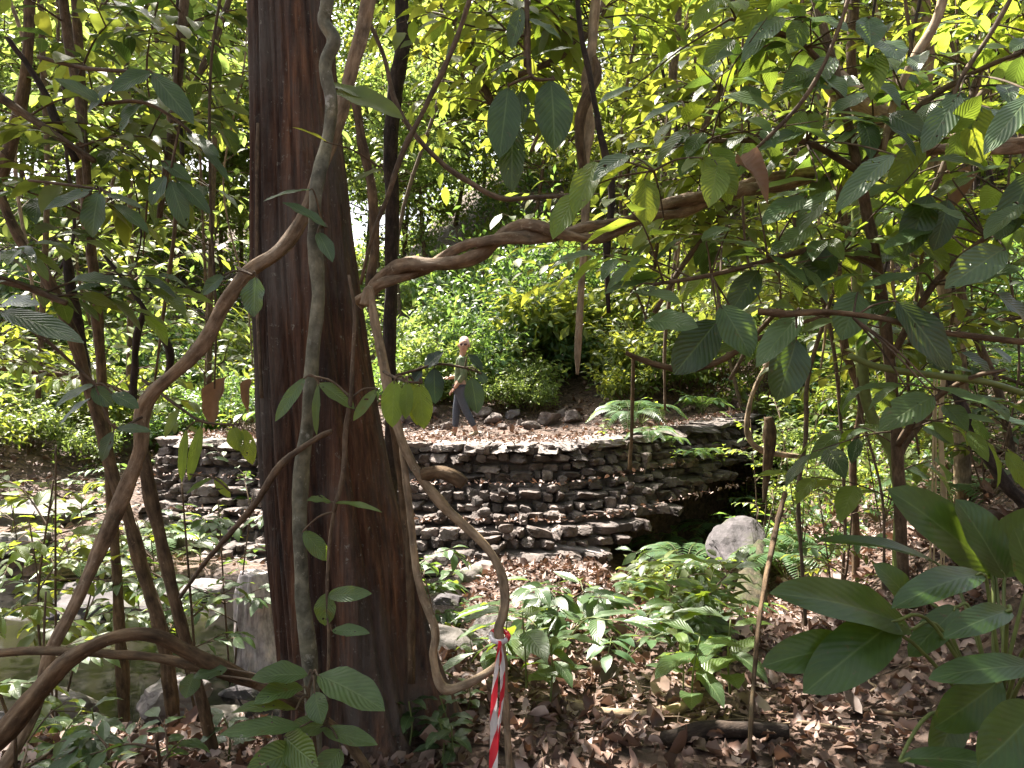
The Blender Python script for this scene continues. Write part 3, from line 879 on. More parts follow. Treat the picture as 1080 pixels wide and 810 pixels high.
# ------------------------------------------------------------------ lianas and stems
stem('liana', [(396, -90, 2.75, 6.77), (388, 0, 2.75, 6.77), (374, 60, 2.72, 6.77), (360, 118, 2.7, 6.77), (338, 180, 2.65, 7.05), (318, 232, 2.62, 7.33), (295, 264, 2.6, 7.33), (262, 288, 2.6, 7.33), (236, 322, 2.6, 7.62), (214, 362, 2.6, 7.33), (190, 388, 2.6, 7.05), (160, 415, 2.6, 7.33), (149, 438, 2.6, 8.18), (148, 475, 2.6, 7.33), (130, 520, 2.6, 7.33), (105, 580, 2.6, 7.33), (78, 640, 2.6, 6.77), (52, 690, 2.6, 6.77), (38, 745, 2.6, 6.77), (10, 800, 2.55, 6.77), (-60, 900, 2.5, 6.77)],
     'liana', 'thick brown liana curving diagonally across the big trunk towards the ground', 'liana', sides=14, rough=.14)
stem('liana', [(-60, 830, 2.15, 9.71), (0, 778, 2.15, 10.32), (34, 738, 2.15, 9.71), (65, 702, 2.15, 9.11), (100, 680, 2.15, 7.89), (135, 669, 2.17, 7.59), (165, 671, 2.2, 7.89), (192, 684, 2.25, 7.89), (222, 699, 2.3, 7.89), (250, 711, 2.4, 7.28), (275, 722, 2.5, 6.68), (320, 745, 2.6, 5.46), (360, 775, 2.7, 5.46), (400, 830, 2.7, 5.46)],
     'stem_brown', 'mossy brown branch arching low over the near bank', 'liana', sides=14, rough=.16)
stem('vine', [(-40, 692, 2.3, 4.25), (30, 687, 2.3, 4.25), (80, 688, 2.32, 4.25), (120, 690, 2.34, 4.25), (170, 695, 2.36, 4.67), (215, 705, 2.4, 4.67), (250, 718, 2.45, 4.25), (290, 728, 2.5, 3.40)], 'stem_brown', 'thin vine crossing under the low arching branch', 'vine', sides=8)
stem('sapling', [(349, -80, 2.55, 7.36), (345, 0, 2.55, 7.36), (341, 22, 2.55, 6.90), (352, 42, 2.55, 7.36), (343, 70, 2.55, 6.44), (350, 110, 2.55, 6.44), (345, 150, 2.55, 6.44), (335, 195, 2.5, 6.44), (331, 250, 2.5, 6.44), (336, 310, 2.5, 6.90), (330, 370, 2.5, 6.90), (325, 440, 2.5, 7.36), (317, 510, 2.5, 7.82), (317, 580, 2.5, 7.82), (321, 650, 2.5, 7.82), (328, 720, 2.5, 7.82), (332, 790, 2.5, 8.28), (334, 900, 2.5, 8.28)],
     'stem_grey', 'slender mottled grey stem with lichen standing close before the big trunk', 'sapling', sides=12, rough=.1)
# twisted liana: two strands wound round each other
tl = [(376, 320, 2.9, 6.84), (388, 312, 2.9, 7.60), (398, 300, 2.9, 8.36), (420, 290, 2.9, 8.36), (450, 281, 2.88, 8.36), (480, 269, 2.85, 8.36), (515, 256, 2.8, 8.36), (550, 246, 2.8, 8.36), (590, 247, 2.8, 8.36), (640, 242, 2.8, 8.36), (690, 225, 2.8, 8.36), (740, 211, 2.85, 7.60), (790, 197, 2.9, 7.60), (850, 186, 2.95, 6.84), (910, 175, 3.0, 7.60), (960, 161, 3.0, 7.60), (1010, 156, 3.0, 6.84), (1080, 151, 3.0, 6.84), (1180, 130, 3.0, 6.84)]
base_path = pxp(tl, 10)
twl = empty('twisted_liana', 'two woody liana strands twisted together and stretched across the stream', 'liana', base_path[0, :3])
t_, n_, b_ = frames(base_path[:, :3])
Ls = np.concatenate([[0], np.cumsum(np.linalg.norm(np.diff(base_path[:, :3], axis=0), axis=1))])
for k in range(2):
    ph = Ls * 11 * np.where(Ls < 1.6, 1, .6) + k * PI + .8 * vn(Ls * 2, Ls * 0, 5)
    rad_ = base_path[:, 3] * (.78 if k == 0 else .66)
    off = rad_ * (1.0 + .4 * vn(Ls * 1.5 + k * 9, Ls * 0, 7))
    p = base_path[:, :3] + off[:, None] * (np.cos(ph)[:, None] * n_ + np.sin(ph)[:, None] * b_)
    mb = MB(); tube(mb, np.column_stack([p, rad_]), sides=18, rough=.22, seed=k, lump=.25, ridge=.09)
    part(mb, 'strand', M['liana'], twl)
stem('liana', [(384, 322, 2.86, 5.21), (389, 305, 2.86, 4.63), (393, 322, 2.86, 4.63), (396, 345, 2.85, 4.63), (402, 372, 2.84, 4.63), (412, 420, 2.82, 5.21), (424, 465, 2.8, 5.21), (440, 497, 2.8, 5.21), (465, 530, 2.8, 5.21), (492, 556, 2.8, 5.21), (515, 580, 2.8, 4.91), (529, 606, 2.8, 4.91), (533, 632, 2.8, 4.63), (530, 650, 2.8, 4.34), (526, 665, 2.8, 4.63), (530, 690, 2.8, 4.20), (533, 730, 2.83, 3.36), (536, 790, 2.86, 3.36), (538, 840, 2.9, 3.36)],
     'stem_pale', 'pale brown liana hanging from the twisted one and bending down to the taped hook', 'liana', sides=12, rough=.14)
stem('liana', [(424, 465, 2.82, 3.81), (432, 540, 2.82, 3.81), (438, 592, 2.82, 3.81), (444, 622, 2.82, 4.13), (456, 655, 2.82, 4.45), (459, 672, 2.82, 4.77), (457, 690, 2.82, 4.13), (461, 712, 2.82, 4.45), (470, 727, 2.82, 4.77), (490, 722, 2.8, 4.45), (515, 709, 2.8, 4.13), (528, 698, 2.8, 3.81)],
     'stem_pale', 'thin pale liana looping up in a U to meet the taped hook', 'liana', sides=10, rough=.16)
stem('branch_stub', [(446, 500, 2.8, 6), (462, 497, 2.78, 6), (478, 502, 2.76, 6.5), (490, 510, 2.75, 6)], 'stem_brown', 'short broken branch stub on the pale hanging liana', 'branch', sides=9)
stem('tree', [(424, -60, 4.3, 7), (424, 0, 4.3, 7), (426, 40, 4.3, 8), (417, 90, 4.3, 8), (412, 150, 4.3, 7.5), (414, 220, 4.3, 7), (412, 300, 4.3, 7), (411, 380, 4.3, 7), (414, 460, 4.3, 7), (411, 540, 4.3, 7.5), (414, 640, 4.3, 8), (418, 780, 4.3, 9)], 'stem_dark', 'black slender tree stem rising just beside the big trunk', 'tree', rough=.2)
stem('vine', [(374, 100, 3.0, 4), (382, 150, 3.0, 5), (392, 200, 3.0, 5), (395, 260, 3.0, 5), (390, 310, 3.0, 5), (398, 350, 3.0, 4), (410, 420, 3.0, 4), (424, 520, 3.1, 4), (432, 600, 3.1, 4), (434, 720, 3.1, 4)], 'stem_brown', 'thin brown vine hanging between the big trunk and black stem', 'vine')
tag(stem('vine', [(632, -60, 3.5, 5.44), (628, 0, 3.5, 5.44), (624, 50, 3.5, 5.44), (619, 95, 3.5, 5.44), (621, 130, 3.5, 5.44), (617, 170, 3.5, 4.76), (618, 220, 3.5, 4.08), (614, 290, 3.5, 3.40), (610, 360, 3.5, 3.40), (609, 395, 3.5, 2.04)], 'stem_pale', 'pale hanging vine dangling freely over the path behind the twisted liana', 'vine', rough=.2)[0])
stem('vine', [(627, 60, 3.46, 3), (630, 80, 3.44, 5), (615, 110, 3.42, 5.5), (611, 140, 3.44, 5), (614, 170, 3.48, 4.5), (619, 200, 3.5, 3)], 'stem_brown', 'brown strand wrapped round the pale hanging vine', 'vine', rough=.2)
stem('vine', [(606, -40, 3.1, 3.00), (612, 30, 3.1, 3.00), (622, 80, 3.1, 3.00), (633, 140, 3.1, 3.38), (643, 185, 3.1, 3.75), (645, 215, 3.1, 3.75), (640, 270, 3.1, 3.38), (642, 330, 3.1, 2.25)], 'stem_dark', 'dark thin vine crossing before the pale hanging vine', 'vine', rough=.15)
stem('twig', [(386, 15, 2.9, 2.2), (405, 60, 2.9, 2.6), (416, 105, 2.9, 3), (436, 140, 2.9, 3), (466, 172, 2.9, 3), (495, 192, 2.9, 3), (528, 209, 2.9, 3), (565, 208, 2.9, 2.5), (602, 206, 2.9, 2)], 'twig', 'thin bent brown twig ending level with the hanging leaves', 'twig', sides=6, rough=.1)
stem('twig', [(502, -20, 2.8, 2.5), (478, 50, 2.8, 3), (450, 110, 2.8, 3), (425, 160, 2.8, 3), (408, 210, 2.8, 2.8), (394, 245, 2.8, 2.2), (380, 300, 2.85, 2)], 'twig', 'straight slanting grey twig crossing the bent brown one', 'twig', sides=6, rough=.1)
stem('twig', [(900, -20, 2.3, 2.2), (888, 20, 2.3, 2.3), (868, 70, 2.3, 2.3), (845, 108, 2.3, 2.3), (815, 140, 2.3, 2.2), (778, 175, 2.3, 1.6)], 'twig', 'straight slanting twig with a curled brown leaf at its tip', 'twig', sides=6, rough=.08)
stem('branch', [(1000, -30, 2.6, 5), (988, 20, 2.6, 5), (965, 60, 2.6, 4.5), (948, 95, 2.6, 4), (938, 125, 2.6, 3.5), (932, 160, 2.6, 2.5)], 'stem_pale', 'grey curved branch hanging from above among broad leaves', 'branch', rough=.1)
stem('branch', [(1068, -5, 2.4, 2.5), (1045, 35, 2.4, 2.5), (1015, 80, 2.4, 2.5), (1008, 95, 2.4, 2.3), (985, 150, 2.4, 2)], 'twig', 'thin straight twig slanting through the grey green leaves', 'twig', rough=.1, sides=6)
stem('branch', [(660, 372, 3.4, 2.75), (690, 384, 3.4, 3.30), (725, 390, 3.4, 3.58), (760, 380, 3.4, 3.30), (790, 362, 3.4, 3.03), (830, 345, 3.4, 2.20), (880, 330, 3.4, 1.65)], 'stem_brown', 'dark crooked branch sagging under the big toothed leaves', 'branch', rough=.2)
stem('branch', [(800, 328, 2.3, 3.00), (830, 331, 2.3, 3.75), (870, 329, 2.3, 3.38), (930, 336, 2.3, 3.00), (990, 350, 2.3, 3.00), (1090, 362, 2.3, 3.00)], 'stem_brown', 'level reddish brown branch carrying broad leaves over the bank', 'branch', rough=.12)
stem('branch', [(895, 375, 2.4, 3.15), (930, 388, 2.4, 3.50), (985, 396, 2.4, 3.50), (1040, 403, 2.4, 3.50), (1095, 420, 2.4, 3.50)], 'twig_green', 'greenish smooth branch below the level brown one', 'branch', rough=.1)
# left hand stems
L1 = [(34, -60, 4.2, 5.77), (32, 0, 4.2, 5.77), (29, 60, 4.2, 5.77), (22, 110, 4.2, 5.77), (12, 150, 4.2, 6.06), (0, 190, 4.2, 6.35), (-25, 260, 4.2, 6.35), (-40, 400, 4.2, 6.93), (-45, 620, 4.2, 8.08)]
stem('tree', L1, 'stem_brown', 'brown leaning stem passing out at the upper edge by dark leaves', 'tree', rough=.12)
L2 = [(-30, 120, 4.0, 4.48), (0, 205, 4.0, 4.98), (20, 250, 4.0, 5.47), (45, 285, 4.0, 5.97), (65, 325, 4.0, 5.97), (82, 370, 4.0, 5.97), (94, 410, 4.0, 5.97), (106, 450, 4.0, 5.97), (118, 495, 4.0, 6.22), (135, 545, 4.0, 6.47), (150, 600, 4.0, 6.47), (166, 650, 4.0, 6.47), (176, 700, 4.0, 6.47), (182, 760, 4.0, 6.97), (186, 850, 4.0, 7.96)]
stem('tree', L2, 'stem_brown', 'dark brown sapling trunk leaning inward behind the curved liana', 'tree', rough=.14, sides=12)
L3 = [(78, -60, 4.4, 4.62), (80, 0, 4.4, 4.62), (82, 50, 4.4, 4.91), (87, 110, 4.4, 4.91), (86, 170, 4.4, 5.19), (92, 230, 4.4, 5.19), (99, 290, 4.4, 5.19), (104, 350, 4.4, 5.19), (108, 410, 4.4, 5.19), (112, 470, 4.4, 5.19), (120, 560, 4.4, 5.19), (130, 720, 4.4, 5.77)]
stem('tree', L3, 'stem_brown', 'upright thin brown trunk with bumpy bark among silhouetted leaves', 'tree', rough=.2, seed=4)
stem('shoot', [(70, 268, 4.1, 4), (76, 310, 4.1, 5), (86, 360, 4.1, 5), (93, 410, 4.0, 5)], 'stem_dark', 'short dark shoot forking from the leaning sapling trunk', 'branch')
stem('tree', [(150, 455, 3.1, 3.19), (152, 480, 3.1, 5.74), (160, 530, 3.1, 6.38), (172, 580, 3.1, 6.38), (186, 640, 3.1, 6.05), (203, 700, 3.15, 5.74), (222, 780, 3.2, 5.74)], 'stem_brown', 'brown shoot descending from the liana bend towards the stream', 'tree', rough=.15)
stem('vine', [(8, 40, 3.6, 2.5), (30, 70, 3.6, 3), (48, 100, 3.6, 4), (65, 140, 3.6, 4), (80, 170, 3.6, 3.5)], 'stem_dark', 'dark drooping shoot between two brown stems near the top corner', 'vine')
stem('vine', [(190, -20, 4.6, 2.5), (184, 60, 4.6, 2.6), (188, 110, 4.6, 3), (192, 160, 4.6, 2.6), (195, 240, 4.6, 2)], 'stem_dark', 'thin dark shoot hanging amid the sky lit leaves', 'vine', sides=6)
stem('vine', [(152, 330, 3.9, 3), (145, 350, 3.9, 4), (142, 385, 3.9, 4), (140, 430, 3.9, 4)], 'stem_dark', 'dark crooked twig stub hooked beside the curved liana', 'vine', sides=6)
stem('vine', [(110, 270, 3.8, 2), (135, 300, 3.8, 2.6), (158, 335, 3.8, 3), (172, 355, 3.8, 4), (180, 375, 3.8, 4), (176, 395, 3.8, 3)], 'stem_dark', 'dark bent twig dropping towards the curved liana', 'vine', sides=6)
stem('twig', [(350, 455, 2.45, 3), (335, 462, 2.45, 3), (310, 478, 2.45, 3.5), (290, 498, 2.45, 4), (270, 530, 2.5, 3.5), (245, 560, 2.6, 3), (215, 595, 2.8, 2.5), (190, 630, 3, 2)], 'twig', 'slanting brown twig crossing low over the big trunk', 'twig', sides=7, rough=.2)
shoot_pts = [(352, 540, 2.4, 2.5), (362, 500, 2.4, 2.8), (365, 450, 2.4, 2.8), (370, 420, 2.4, 2.4), (372, 380, 2.4, 2.2), (374, 330, 2.4, 2), (368, 290, 2.4, 1.6)]
stem('hanging_root', [(272, 130, 3.15, 2), (271, 220, 3.15, 2), (272, 330, 3.15, 2), (276, 420, 3.12, 2)], 'twig', 'thin aerial root hanging down the lit edge of the big trunk', 'root', sides=6)
stem('liana', [(905, 230, 5.2, 2), (872, 330, 5.2, 2.2), (852, 400, 5.2, 2.5), (850, 460, 5.2, 2.5), (842, 520, 5.2, 2.3), (846, 600, 5.2, 2.2), (850, 660, 5.2, 2)], 'twig', 'thin dark vine hanging before the fine leaved bank', 'vine', sides=6)
stem('liana', [(812, 380, 6.5, 2.40), (798, 405, 6.5, 2.40), (790, 430, 6.5, 2.80), (788, 455, 6.5, 3.20), (796, 470, 6.5, 3.20), (815, 478, 6.5, 3.20), (850, 482, 6.5, 2.40)], 'stem_pale', 'pale curling vine loop by the end of the dam', 'vine', sides=7)
stem('branch', [(810, 440, 5.6, 3.75), (812, 460, 5.6, 6.00), (809, 490, 5.6, 4.50), (807, 515, 5.6, 3.00), (806, 530, 5.6, 1.50)], 'stem_brown', 'hanging brown strip of dead bark before the dark hollow', 'bark strip', sides=8)
stem('branch', [(668, 375, 6.5, 2.00), (667, 420, 6.5, 2.00), (666, 460, 6.5, 2.25), (664, 495, 6.5, 2.00)], 'stem_brown', 'thin vertical brown vine end dangling before the dam steps', 'vine', sides=7)
stem('stalk', [(828, 520, 4.2, 3), (818, 560, 4.0, 3), (806, 620, 3.6, 2.6), (798, 680, 3.3, 2.6), (790, 800, 3.0, 2.4)], 'stem_brown', 'thin upright dark stalk on the litter slope near the big leaved plant', 'stalk', sides=6)
stem('sapling', [(948, 590, 5.0, 7), (949, 540, 5.0, 7.5), (947, 500, 5.0, 8), (940, 470, 5.0, 7), (920, 440, 5.0, 6), (910, 400, 5.0, 5.5), (905, 300, 5.0, 5), (900, 150, 5.0, 4)], 'twig_green', 'forked greenish sapling stem rooted on the bank', 'sapling', rough=.12)
stem('branch', [(944, 485, 5.0, 6), (955, 465, 5.0, 5), (975, 440, 5.1, 5), (1000, 400, 5.2, 4)], 'stem_brown', 'side fork of the greenish sapling stem', 'branch')
stem('tree', [(1085, 545, 3.9, 6.00), (1060, 510, 3.9, 6.00), (1035, 470, 3.9, 5.62), (1015, 430, 3.9, 5.25), (1000, 390, 3.9, 4.50), (985, 330, 3.9, 4.50)], 'stem_dark', 'dark slanting stem crossing the litter bank', 'tree', rough=.15)
stem('tree', [(1012, 390, 6.4, 8), (1005, 330, 6.4, 9), (992, 270, 6.4, 9), (985, 200, 6.4, 9), (975, 100, 6.4, 9), (970, -50, 6.4, 8)], 'stem_pale', 'pale sunlit slim trunk behind the broad leaves', 'tree', rough=.12)
stem('branch', [(845, 20, 5.2, 12), (862, 60, 5.2, 12), (885, 90, 5.2, 12), (915, 108, 5.2, 11), (960, 135, 5.2, 10), (1010, 150, 5.2, 9)], 'stem_pale', 'thick mottled slanting bough hidden behind leaves', 'bough', rough=.12)
stem('sapling', [(905, -50, 6.5, 5), (898, 60, 6.5, 5), (903, 130, 6.5, 5), (886, 200, 6.5, 5), (902, 300, 6.5, 4), (890, 360, 6.5, 4), (908, 420, 6.5, 3.5), (900, 480, 6.5, 3.5)], 'stem_brown', 'straight brown pole sapling standing behind the broad leaves', 'sapling', rough=.12)

# dry grass stalks tied in a hanging wisp
mb = MB()
for k in range(9):
    x = R.uniform(-9, 9); 
    p = pxp([(990 + x * .8, 395, 3.2, 1), (988 + x * .6, 450, 3.2, 1.2), (989 + x, 520, 3.2, 1.1), (987 + x * 1.3, 600 + R.uniform(-30, 40), 3.2, .8)], 4)
    tube(mb, p, sides=4, cap=False)
single(mb, 'dry_stalks', M['straw'], 'wisp of straw coloured dry stalks hanging over the big leaved plant', 'dry grass', at=P(990, 600, 3.2))

# ------------------------------------------------------------------ barrier tape
tp = empty('barrier_tape', 'red and white striped barrier tape tied to the hooked liana', 'tape', P(526, 675, 2.78))


def ribbon(pts, wid, ang, name, mat, parent):
    p = crom(np.array([list(P(a, b, Y)) for a, b, Y in pts]), 8)
    n = len(p); t = np.linspace(0, 1, n)
    a_ = np.interp(t, np.linspace(0, 1, len(ang)), ang); w_ = np.interp(t, np.linspace(0, 1, len(wid)), wid)
    dv = np.stack([np.cos(a_), np.sin(a_), 0 * a_], -1) * w_[:, None] / 2
    S = np.concatenate([[0], np.cumsum(np.linalg.norm(np.diff(p, axis=0), axis=1))])
    nc = 5; vv = np.linspace(-1, 1, nc)
    cr = np.stack([-np.sin(a_), np.cos(a_), 0 * a_], -1)
    V = p[:, None] + dv[:, None] * vv[None, :, None] + cr[:, None] * (np.cos(vv * 4 + 1) * .004)[None, :, None]
    uv = np.stack(np.broadcast_arrays(vv[None] * .5 + .5, S[:, None]), -1)
    i, j = np.meshgrid(np.arange(n - 1), np.arange(nc - 1), indexing='ij')
    q = np.stack([i * nc + j, i * nc + j + 1, (i + 1) * nc + j + 1, (i + 1) * nc + j], -1).reshape(-1, 4)
    mb = MB(); mb.add(V, [q], uv); return part(mb, name, mat, parent)


ribbon([(527, 676, 2.75), (524, 700, 2.74), (521, 740, 2.73), (521, 780, 2.72), (520, 820, 2.7), (519, 900, 2.68)], [.014, .017, .025, .031, .033, .033], [.5, .35, .1, .2, .0, .1], 'tape_strand', M['tape'], tp)
ribbon([(527, 676, 2.76), (530, 700, 2.76), (530, 730, 2.755), (527, 760, 2.75), (524, 800, 2.74)], [.012, .022, .02, .014, .008], [-.5, -.7, -.9, -1.0, -1.1], 'tape_strand', M['tape'], tp)
mb = MB(); aa = np.linspace(0, 2 * PI, 14)
kp = P(527, 671, 2.8) + np.stack([np.cos(aa) * .032, np.sin(aa) * .034, np.sin(aa) * .012], -1)
tube(mb, kp, .010, 8, rough=.3); part(mb, 'knot', M['tape'], tp)

# ------------------------------------------------------------------ leafy saplings near the camera
CAMV = np.array([0, -1.0, .25])


def hand(lb, wb, lst, anchors, mat=0, nu=10, nv=4, droop=.35, fold=.18, wave=.12, a=.75, b=.8, wmat=0):
    """leaves set one by one: base px, tip px, depths, half width px, how much the face turns to the lens"""
    anc = np.array([P(*q) for q in anchors]) if anchors else None
    for (bx, by, tx, ty, Yb, Yt, hw, fc) in lst:
        p0 = P(bx, by, Yb); p1 = P(tx, ty, Yt)
        L = np.linalg.norm(p1 - p0) * 1.06
        W = 2.1 * hw * (Yb + Yt) / 2 / F / L
        d = (p1 - p0) / np.linalg.norm(p1 - p0)
        up = CAMV * fc + UP * (1 - fc) + R.normal(0, .12, 3)
        dd = droop * R.uniform(.4, 1.3)
        n = up - d * up.dot(d); n /= np.linalg.norm(n)
        d2 = d * math.cos(dd / 2) + n * math.sin(dd / 2)
        leafs(lb, p0, d2, up, L, W, nu, nv, dd, fold * R.uniform(.5, 1.5), a, b, wave=wave, mat=mat)
        if anc is not None:
            k = np.argmin(np.linalg.norm(anc - p0, axis=1)); q = anc[k]
            if np.linalg.norm(q - p0) < .7:
                m_ = (q + p0) / 2 + [0, 0, .015]
                tube(wb, crom(np.array([q, m_, p0, p0 + d * L * .08]), 4), np.linspace(.0042, .0018, 13), 5, wmat, cap=False)


class Plant:
    def __init__(s, name, label, cat, base, group=None):
        s.o = empty(name, label, cat, base, group); s.w = MB(); s.l = MB()

    def done(s, wm, lms, wname='stem', lname='foliage'):
        part(s.w, wname, M[wm], s.o); part(s.l, lname, [M[x] for x in lms], s.o)
        return s.o


def limb(pl, pts, per=6, sides=7, rough=.12):
    p = pxp(pts, per); tube(pl.w, p, sides=sides, rough=rough); return p


def sprays(pl, stemp, n, ln, L, lm=(0,), W=.42, spread=(0, 2 * PI), rise=.15, leaves=9, rng=(.2, 1), nu=5, nv=2, hang=.35, r=.006, two=1, face=0., yflat=1., **kw):
    """side branches off a stem path, each forking into leafy twigs"""
    for k in range(n):
        t = R.uniform(*rng); i_ = min(int(t * (len(stemp) - 1)), len(stemp) - 2)
        p0 = stemp[i_, :3]
        a_ = R.uniform(*spread)
        d = np.array([math.cos(a_), math.sin(a_) * yflat, R.normal(rise, .25)])
        l_ = ln * R.uniform(.6, 1.2)
        p1 = p0 + d * l_
        path = spray(pl.w, pl.l, p0, p1, leaves, L, W, r=r, lmat=int(R.choice(lm)), nu=nu, nv=nv, hang=hang, face=face, **kw)
        for f in range(two):
            q0 = path[R.integers(len(path) // 3, len(path) - 3)]
            a2 = a_ + R.choice([-1, 1]) * R.uniform(.5, 1.1)
            q1 = q0 + np.array([math.cos(a2), math.sin(a2) * yflat, R.normal(rise, .25)]) * l_ * .6
            spray(pl.w, pl.l, q0, q1, max(leaves - 3, 4), L, W, r=r * .7, lmat=int(R.choice(lm)), nu=nu, nv=nv, hang=hang, face=face, **kw)


# A: broad toothed leaves over the bank, right
A = Plant('broad_leaved_sapling', 'broad leaved sapling with large drooping grey green leaves reaching over the bank', 'sapling', P(955, 640, 2.9))
sA = limb(A, [(955, 640, 2.9, 6), (950, 560, 2.9, 6), (946, 470, 2.85, 6), (938, 380, 2.8, 6), (925, 280, 2.75, 6), (905, 180, 2.7, 5.5), (885, 90, 2.7, 5), (860, 0, 2.7, 4), (840, -70, 2.7, 3)])
bA1 = limb(A, [(925, 280, 2.75, 4), (870, 262, 2.65, 3.5), (810, 275, 2.6, 3), (750, 290, 2.55, 2.5), (690, 300, 2.5, 2)])
bA2 = limb(A, [(905, 180, 2.7, 4), (850, 150, 2.6, 3.5), (790, 148, 2.55, 3), (730, 150, 2.5, 2)])
bA3 = limb(A, [(938, 380, 2.8, 4), (985, 300, 2.6, 3.5), (1040, 250, 2.5, 3), (1090, 215, 2.4, 2.5)])
bA4 = limb(A, [(885, 90, 2.7, 4), (850, 50, 2.6, 3), (810, 30, 2.5, 2.5), (770, 20, 2.5, 2)])
bA5 = limb(A, [(905, 180, 2.7, 4), (960, 120, 2.6, 3.5), (1020, 80, 2.5, 3), (1090, 50, 2.4, 2)])
bA6 = limb(A, [(946, 470, 2.85, 4), (975, 430, 2.6, 3.2), (1020, 400, 2.4, 2.5), (1060, 390, 2.3, 2)])
ancA = [(925, 280, 2.75), (870, 262, 2.65), (810, 275, 2.6), (750, 290, 2.55), (690, 300, 2.5), (850, 150, 2.6), (790, 148, 2.55), (730, 150, 2.5), (985, 300, 2.6), (1040, 250, 2.5), (850, 50, 2.6), (810, 30, 2.5), (960, 120, 2.6), (1020, 80, 2.5), (975, 430, 2.6), (905, 180, 2.7), (938, 380, 2.8), (885, 90, 2.7), (900, 335, 2.3), (840, 330, 2.3), (770, 20, 2.5)]
grey = [(915, 18, 918, 48, 2.3, 2.25, 15, .8), (930, 42, 948, 62, 2.3, 2.2, 15, .7), (850, 18, 892, 32, 2.4, 2.3, 14, .6), (846, 22, 832, 55, 2.4, 2.35, 12, .8), (826, 18, 784, 64, 2.4, 2.2, 12, .5),
        (790, 90, 792, 112, 2.5, 2.45, 11, .9), (870, 128, 800, 160, 2.5, 2.3, 10, .4), (830, 75, 770, 92, 2.6, 2.5, 9, .3), (880, 60, 850, 100, 2.6, 2.5, 13, .6),
        (942, 163, 884, 222, 2.2, 2.1, 13, .5), (1012, 98, 975, 158, 2.3, 2.25, 14, .6), (1090, 98, 1040, 160, 2.1, 2.0, 14, .5), (950, 110, 990, 85, 2.5, 2.4, 10, .3), (850, 208, 806, 236, 2.4, 2.3, 13, .5),
        (880, 200, 845, 245, 2.45, 2.4, 15, .5), (800, 215, 860, 200, 2.6, 2.55, 10, .2), (770, 240, 742, 252, 2.5, 2.45, 9, .4), (745, 255, 800, 262, 2.5, 2.3, 10, .3),
        (665, 308, 716, 320, 2.5, 2.4, 13, .5), (680, 338, 733, 345, 2.4, 2.3, 17, .7), (845, 330, 800, 384, 2.35, 2.25, 14, .5), (970, 288, 912, 302, 2.5, 2.4, 9, .2), (930, 290, 868, 302, 2.5, 2.4, 8, .2), (1060, 262, 1000, 302, 2.3, 2.15, 18, .6),
        (760, 322, 790, 374, 2.4, 2.35, 20, .8), (905, 308, 888, 356, 2.4, 2.35, 18, .6), (812, 270, 850, 300, 2.5, 2.4, 13, .4), (700, 296, 640, 310, 2.6, 2.5, 11, .4), (985, 240, 935, 262, 2.5, 2.4, 12, .4),
        (1010, 300, 1075, 285, 2.4, 2.3, 14, .4), (1005, 190, 1065, 175, 2.5, 2.4, 13, .3), (960, 215, 1015, 232, 2.5, 2.35, 14, .4), (860, 240, 815, 268, 2.6, 2.5, 13, .4), (735, 160, 718, 185, 2.5, 2.45, 10, .7), (720, 108, 680, 128, 2.6, 2.55, 8, .4), (668, 92, 633, 109, 2.8, 2.75, 7, .4)]
hand(A.l, A.w, grey, ancA, 0)
lime = [(820, -4, 776, 38, 2.4, 2.35, 15, .7), (846, 116, 836, 155, 2.4, 2.4, 11, .7), (856, 118, 862, 138, 2.4, 2.4, 9, .7), (738, 166, 774, 204, 2.3, 2.25, 17, .9), (870, 118, 930, 127, 2.4, 2.3, 5, .3), (1024, 104, 1030, 172, 2.4, 2.4, 20, .8),
        (680, 188, 681, 237, 2.5, 2.5, 14, .9), (628, 170, 607, 224, 2.6, 2.5, 14, .7), (610, 203, 584, 250, 2.6, 2.5, 13, .6), (660, 166, 698, 184, 2.6, 2.5, 6, .4), (862, 190, 800, 202, 2.4, 2.3, 6, .3), (860, 90, 800, 118, 2.5, 2.45, 8, .3), (700, 230, 668, 262, 2.6, 2.6, 10, .5), (1000, 60, 1060, 50, 2.5, 2.4, 12, .5), (970, 150, 940, 200, 2.6, 2.5, 14, .6)]
hand(A.l, A.w, lime, ancA + [(620, 165, 3.0), (690, 180, 2.5), (650, 160, 3.0)], 1)
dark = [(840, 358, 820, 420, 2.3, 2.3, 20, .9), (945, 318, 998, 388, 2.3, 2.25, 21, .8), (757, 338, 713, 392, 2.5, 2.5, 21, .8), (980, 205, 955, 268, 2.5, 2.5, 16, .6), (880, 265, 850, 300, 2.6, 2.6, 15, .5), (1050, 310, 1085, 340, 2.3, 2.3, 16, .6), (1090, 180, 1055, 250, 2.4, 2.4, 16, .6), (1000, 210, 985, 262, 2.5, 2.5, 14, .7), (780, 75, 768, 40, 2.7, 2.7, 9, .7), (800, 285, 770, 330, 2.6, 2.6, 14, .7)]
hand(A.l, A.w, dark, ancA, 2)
mid = [(985, 418, 930, 452, 2.2, 2.15, 17, .7), (985, 408, 1058, 434, 2.2, 2.1, 9, .3), (955, 408, 903, 413, 2.3, 2.3, 8, .3), (790, 365, 745, 372, 2.6, 2.6, 9, .4)]
hand(A.l, A.w, mid, ancA, 3)
for bp_, nn in ((bA1, 12), (bA2, 12), (bA3, 12), (bA4, 11), (bA5, 13), (bA6, 4), (sA, 18)):
    sprays(A, bp_, nn, .34, .16, lm=(0, 0, 1, 2, 3), leaves=5, W=.46, rng=(.15, 1), nu=7, nv=4, hang=.5, two=0, face=.35, r=.004)
A.done('twig', ['leaf_grey', 'leaf_lime', 'leaf_dark', 'leaf_big'])

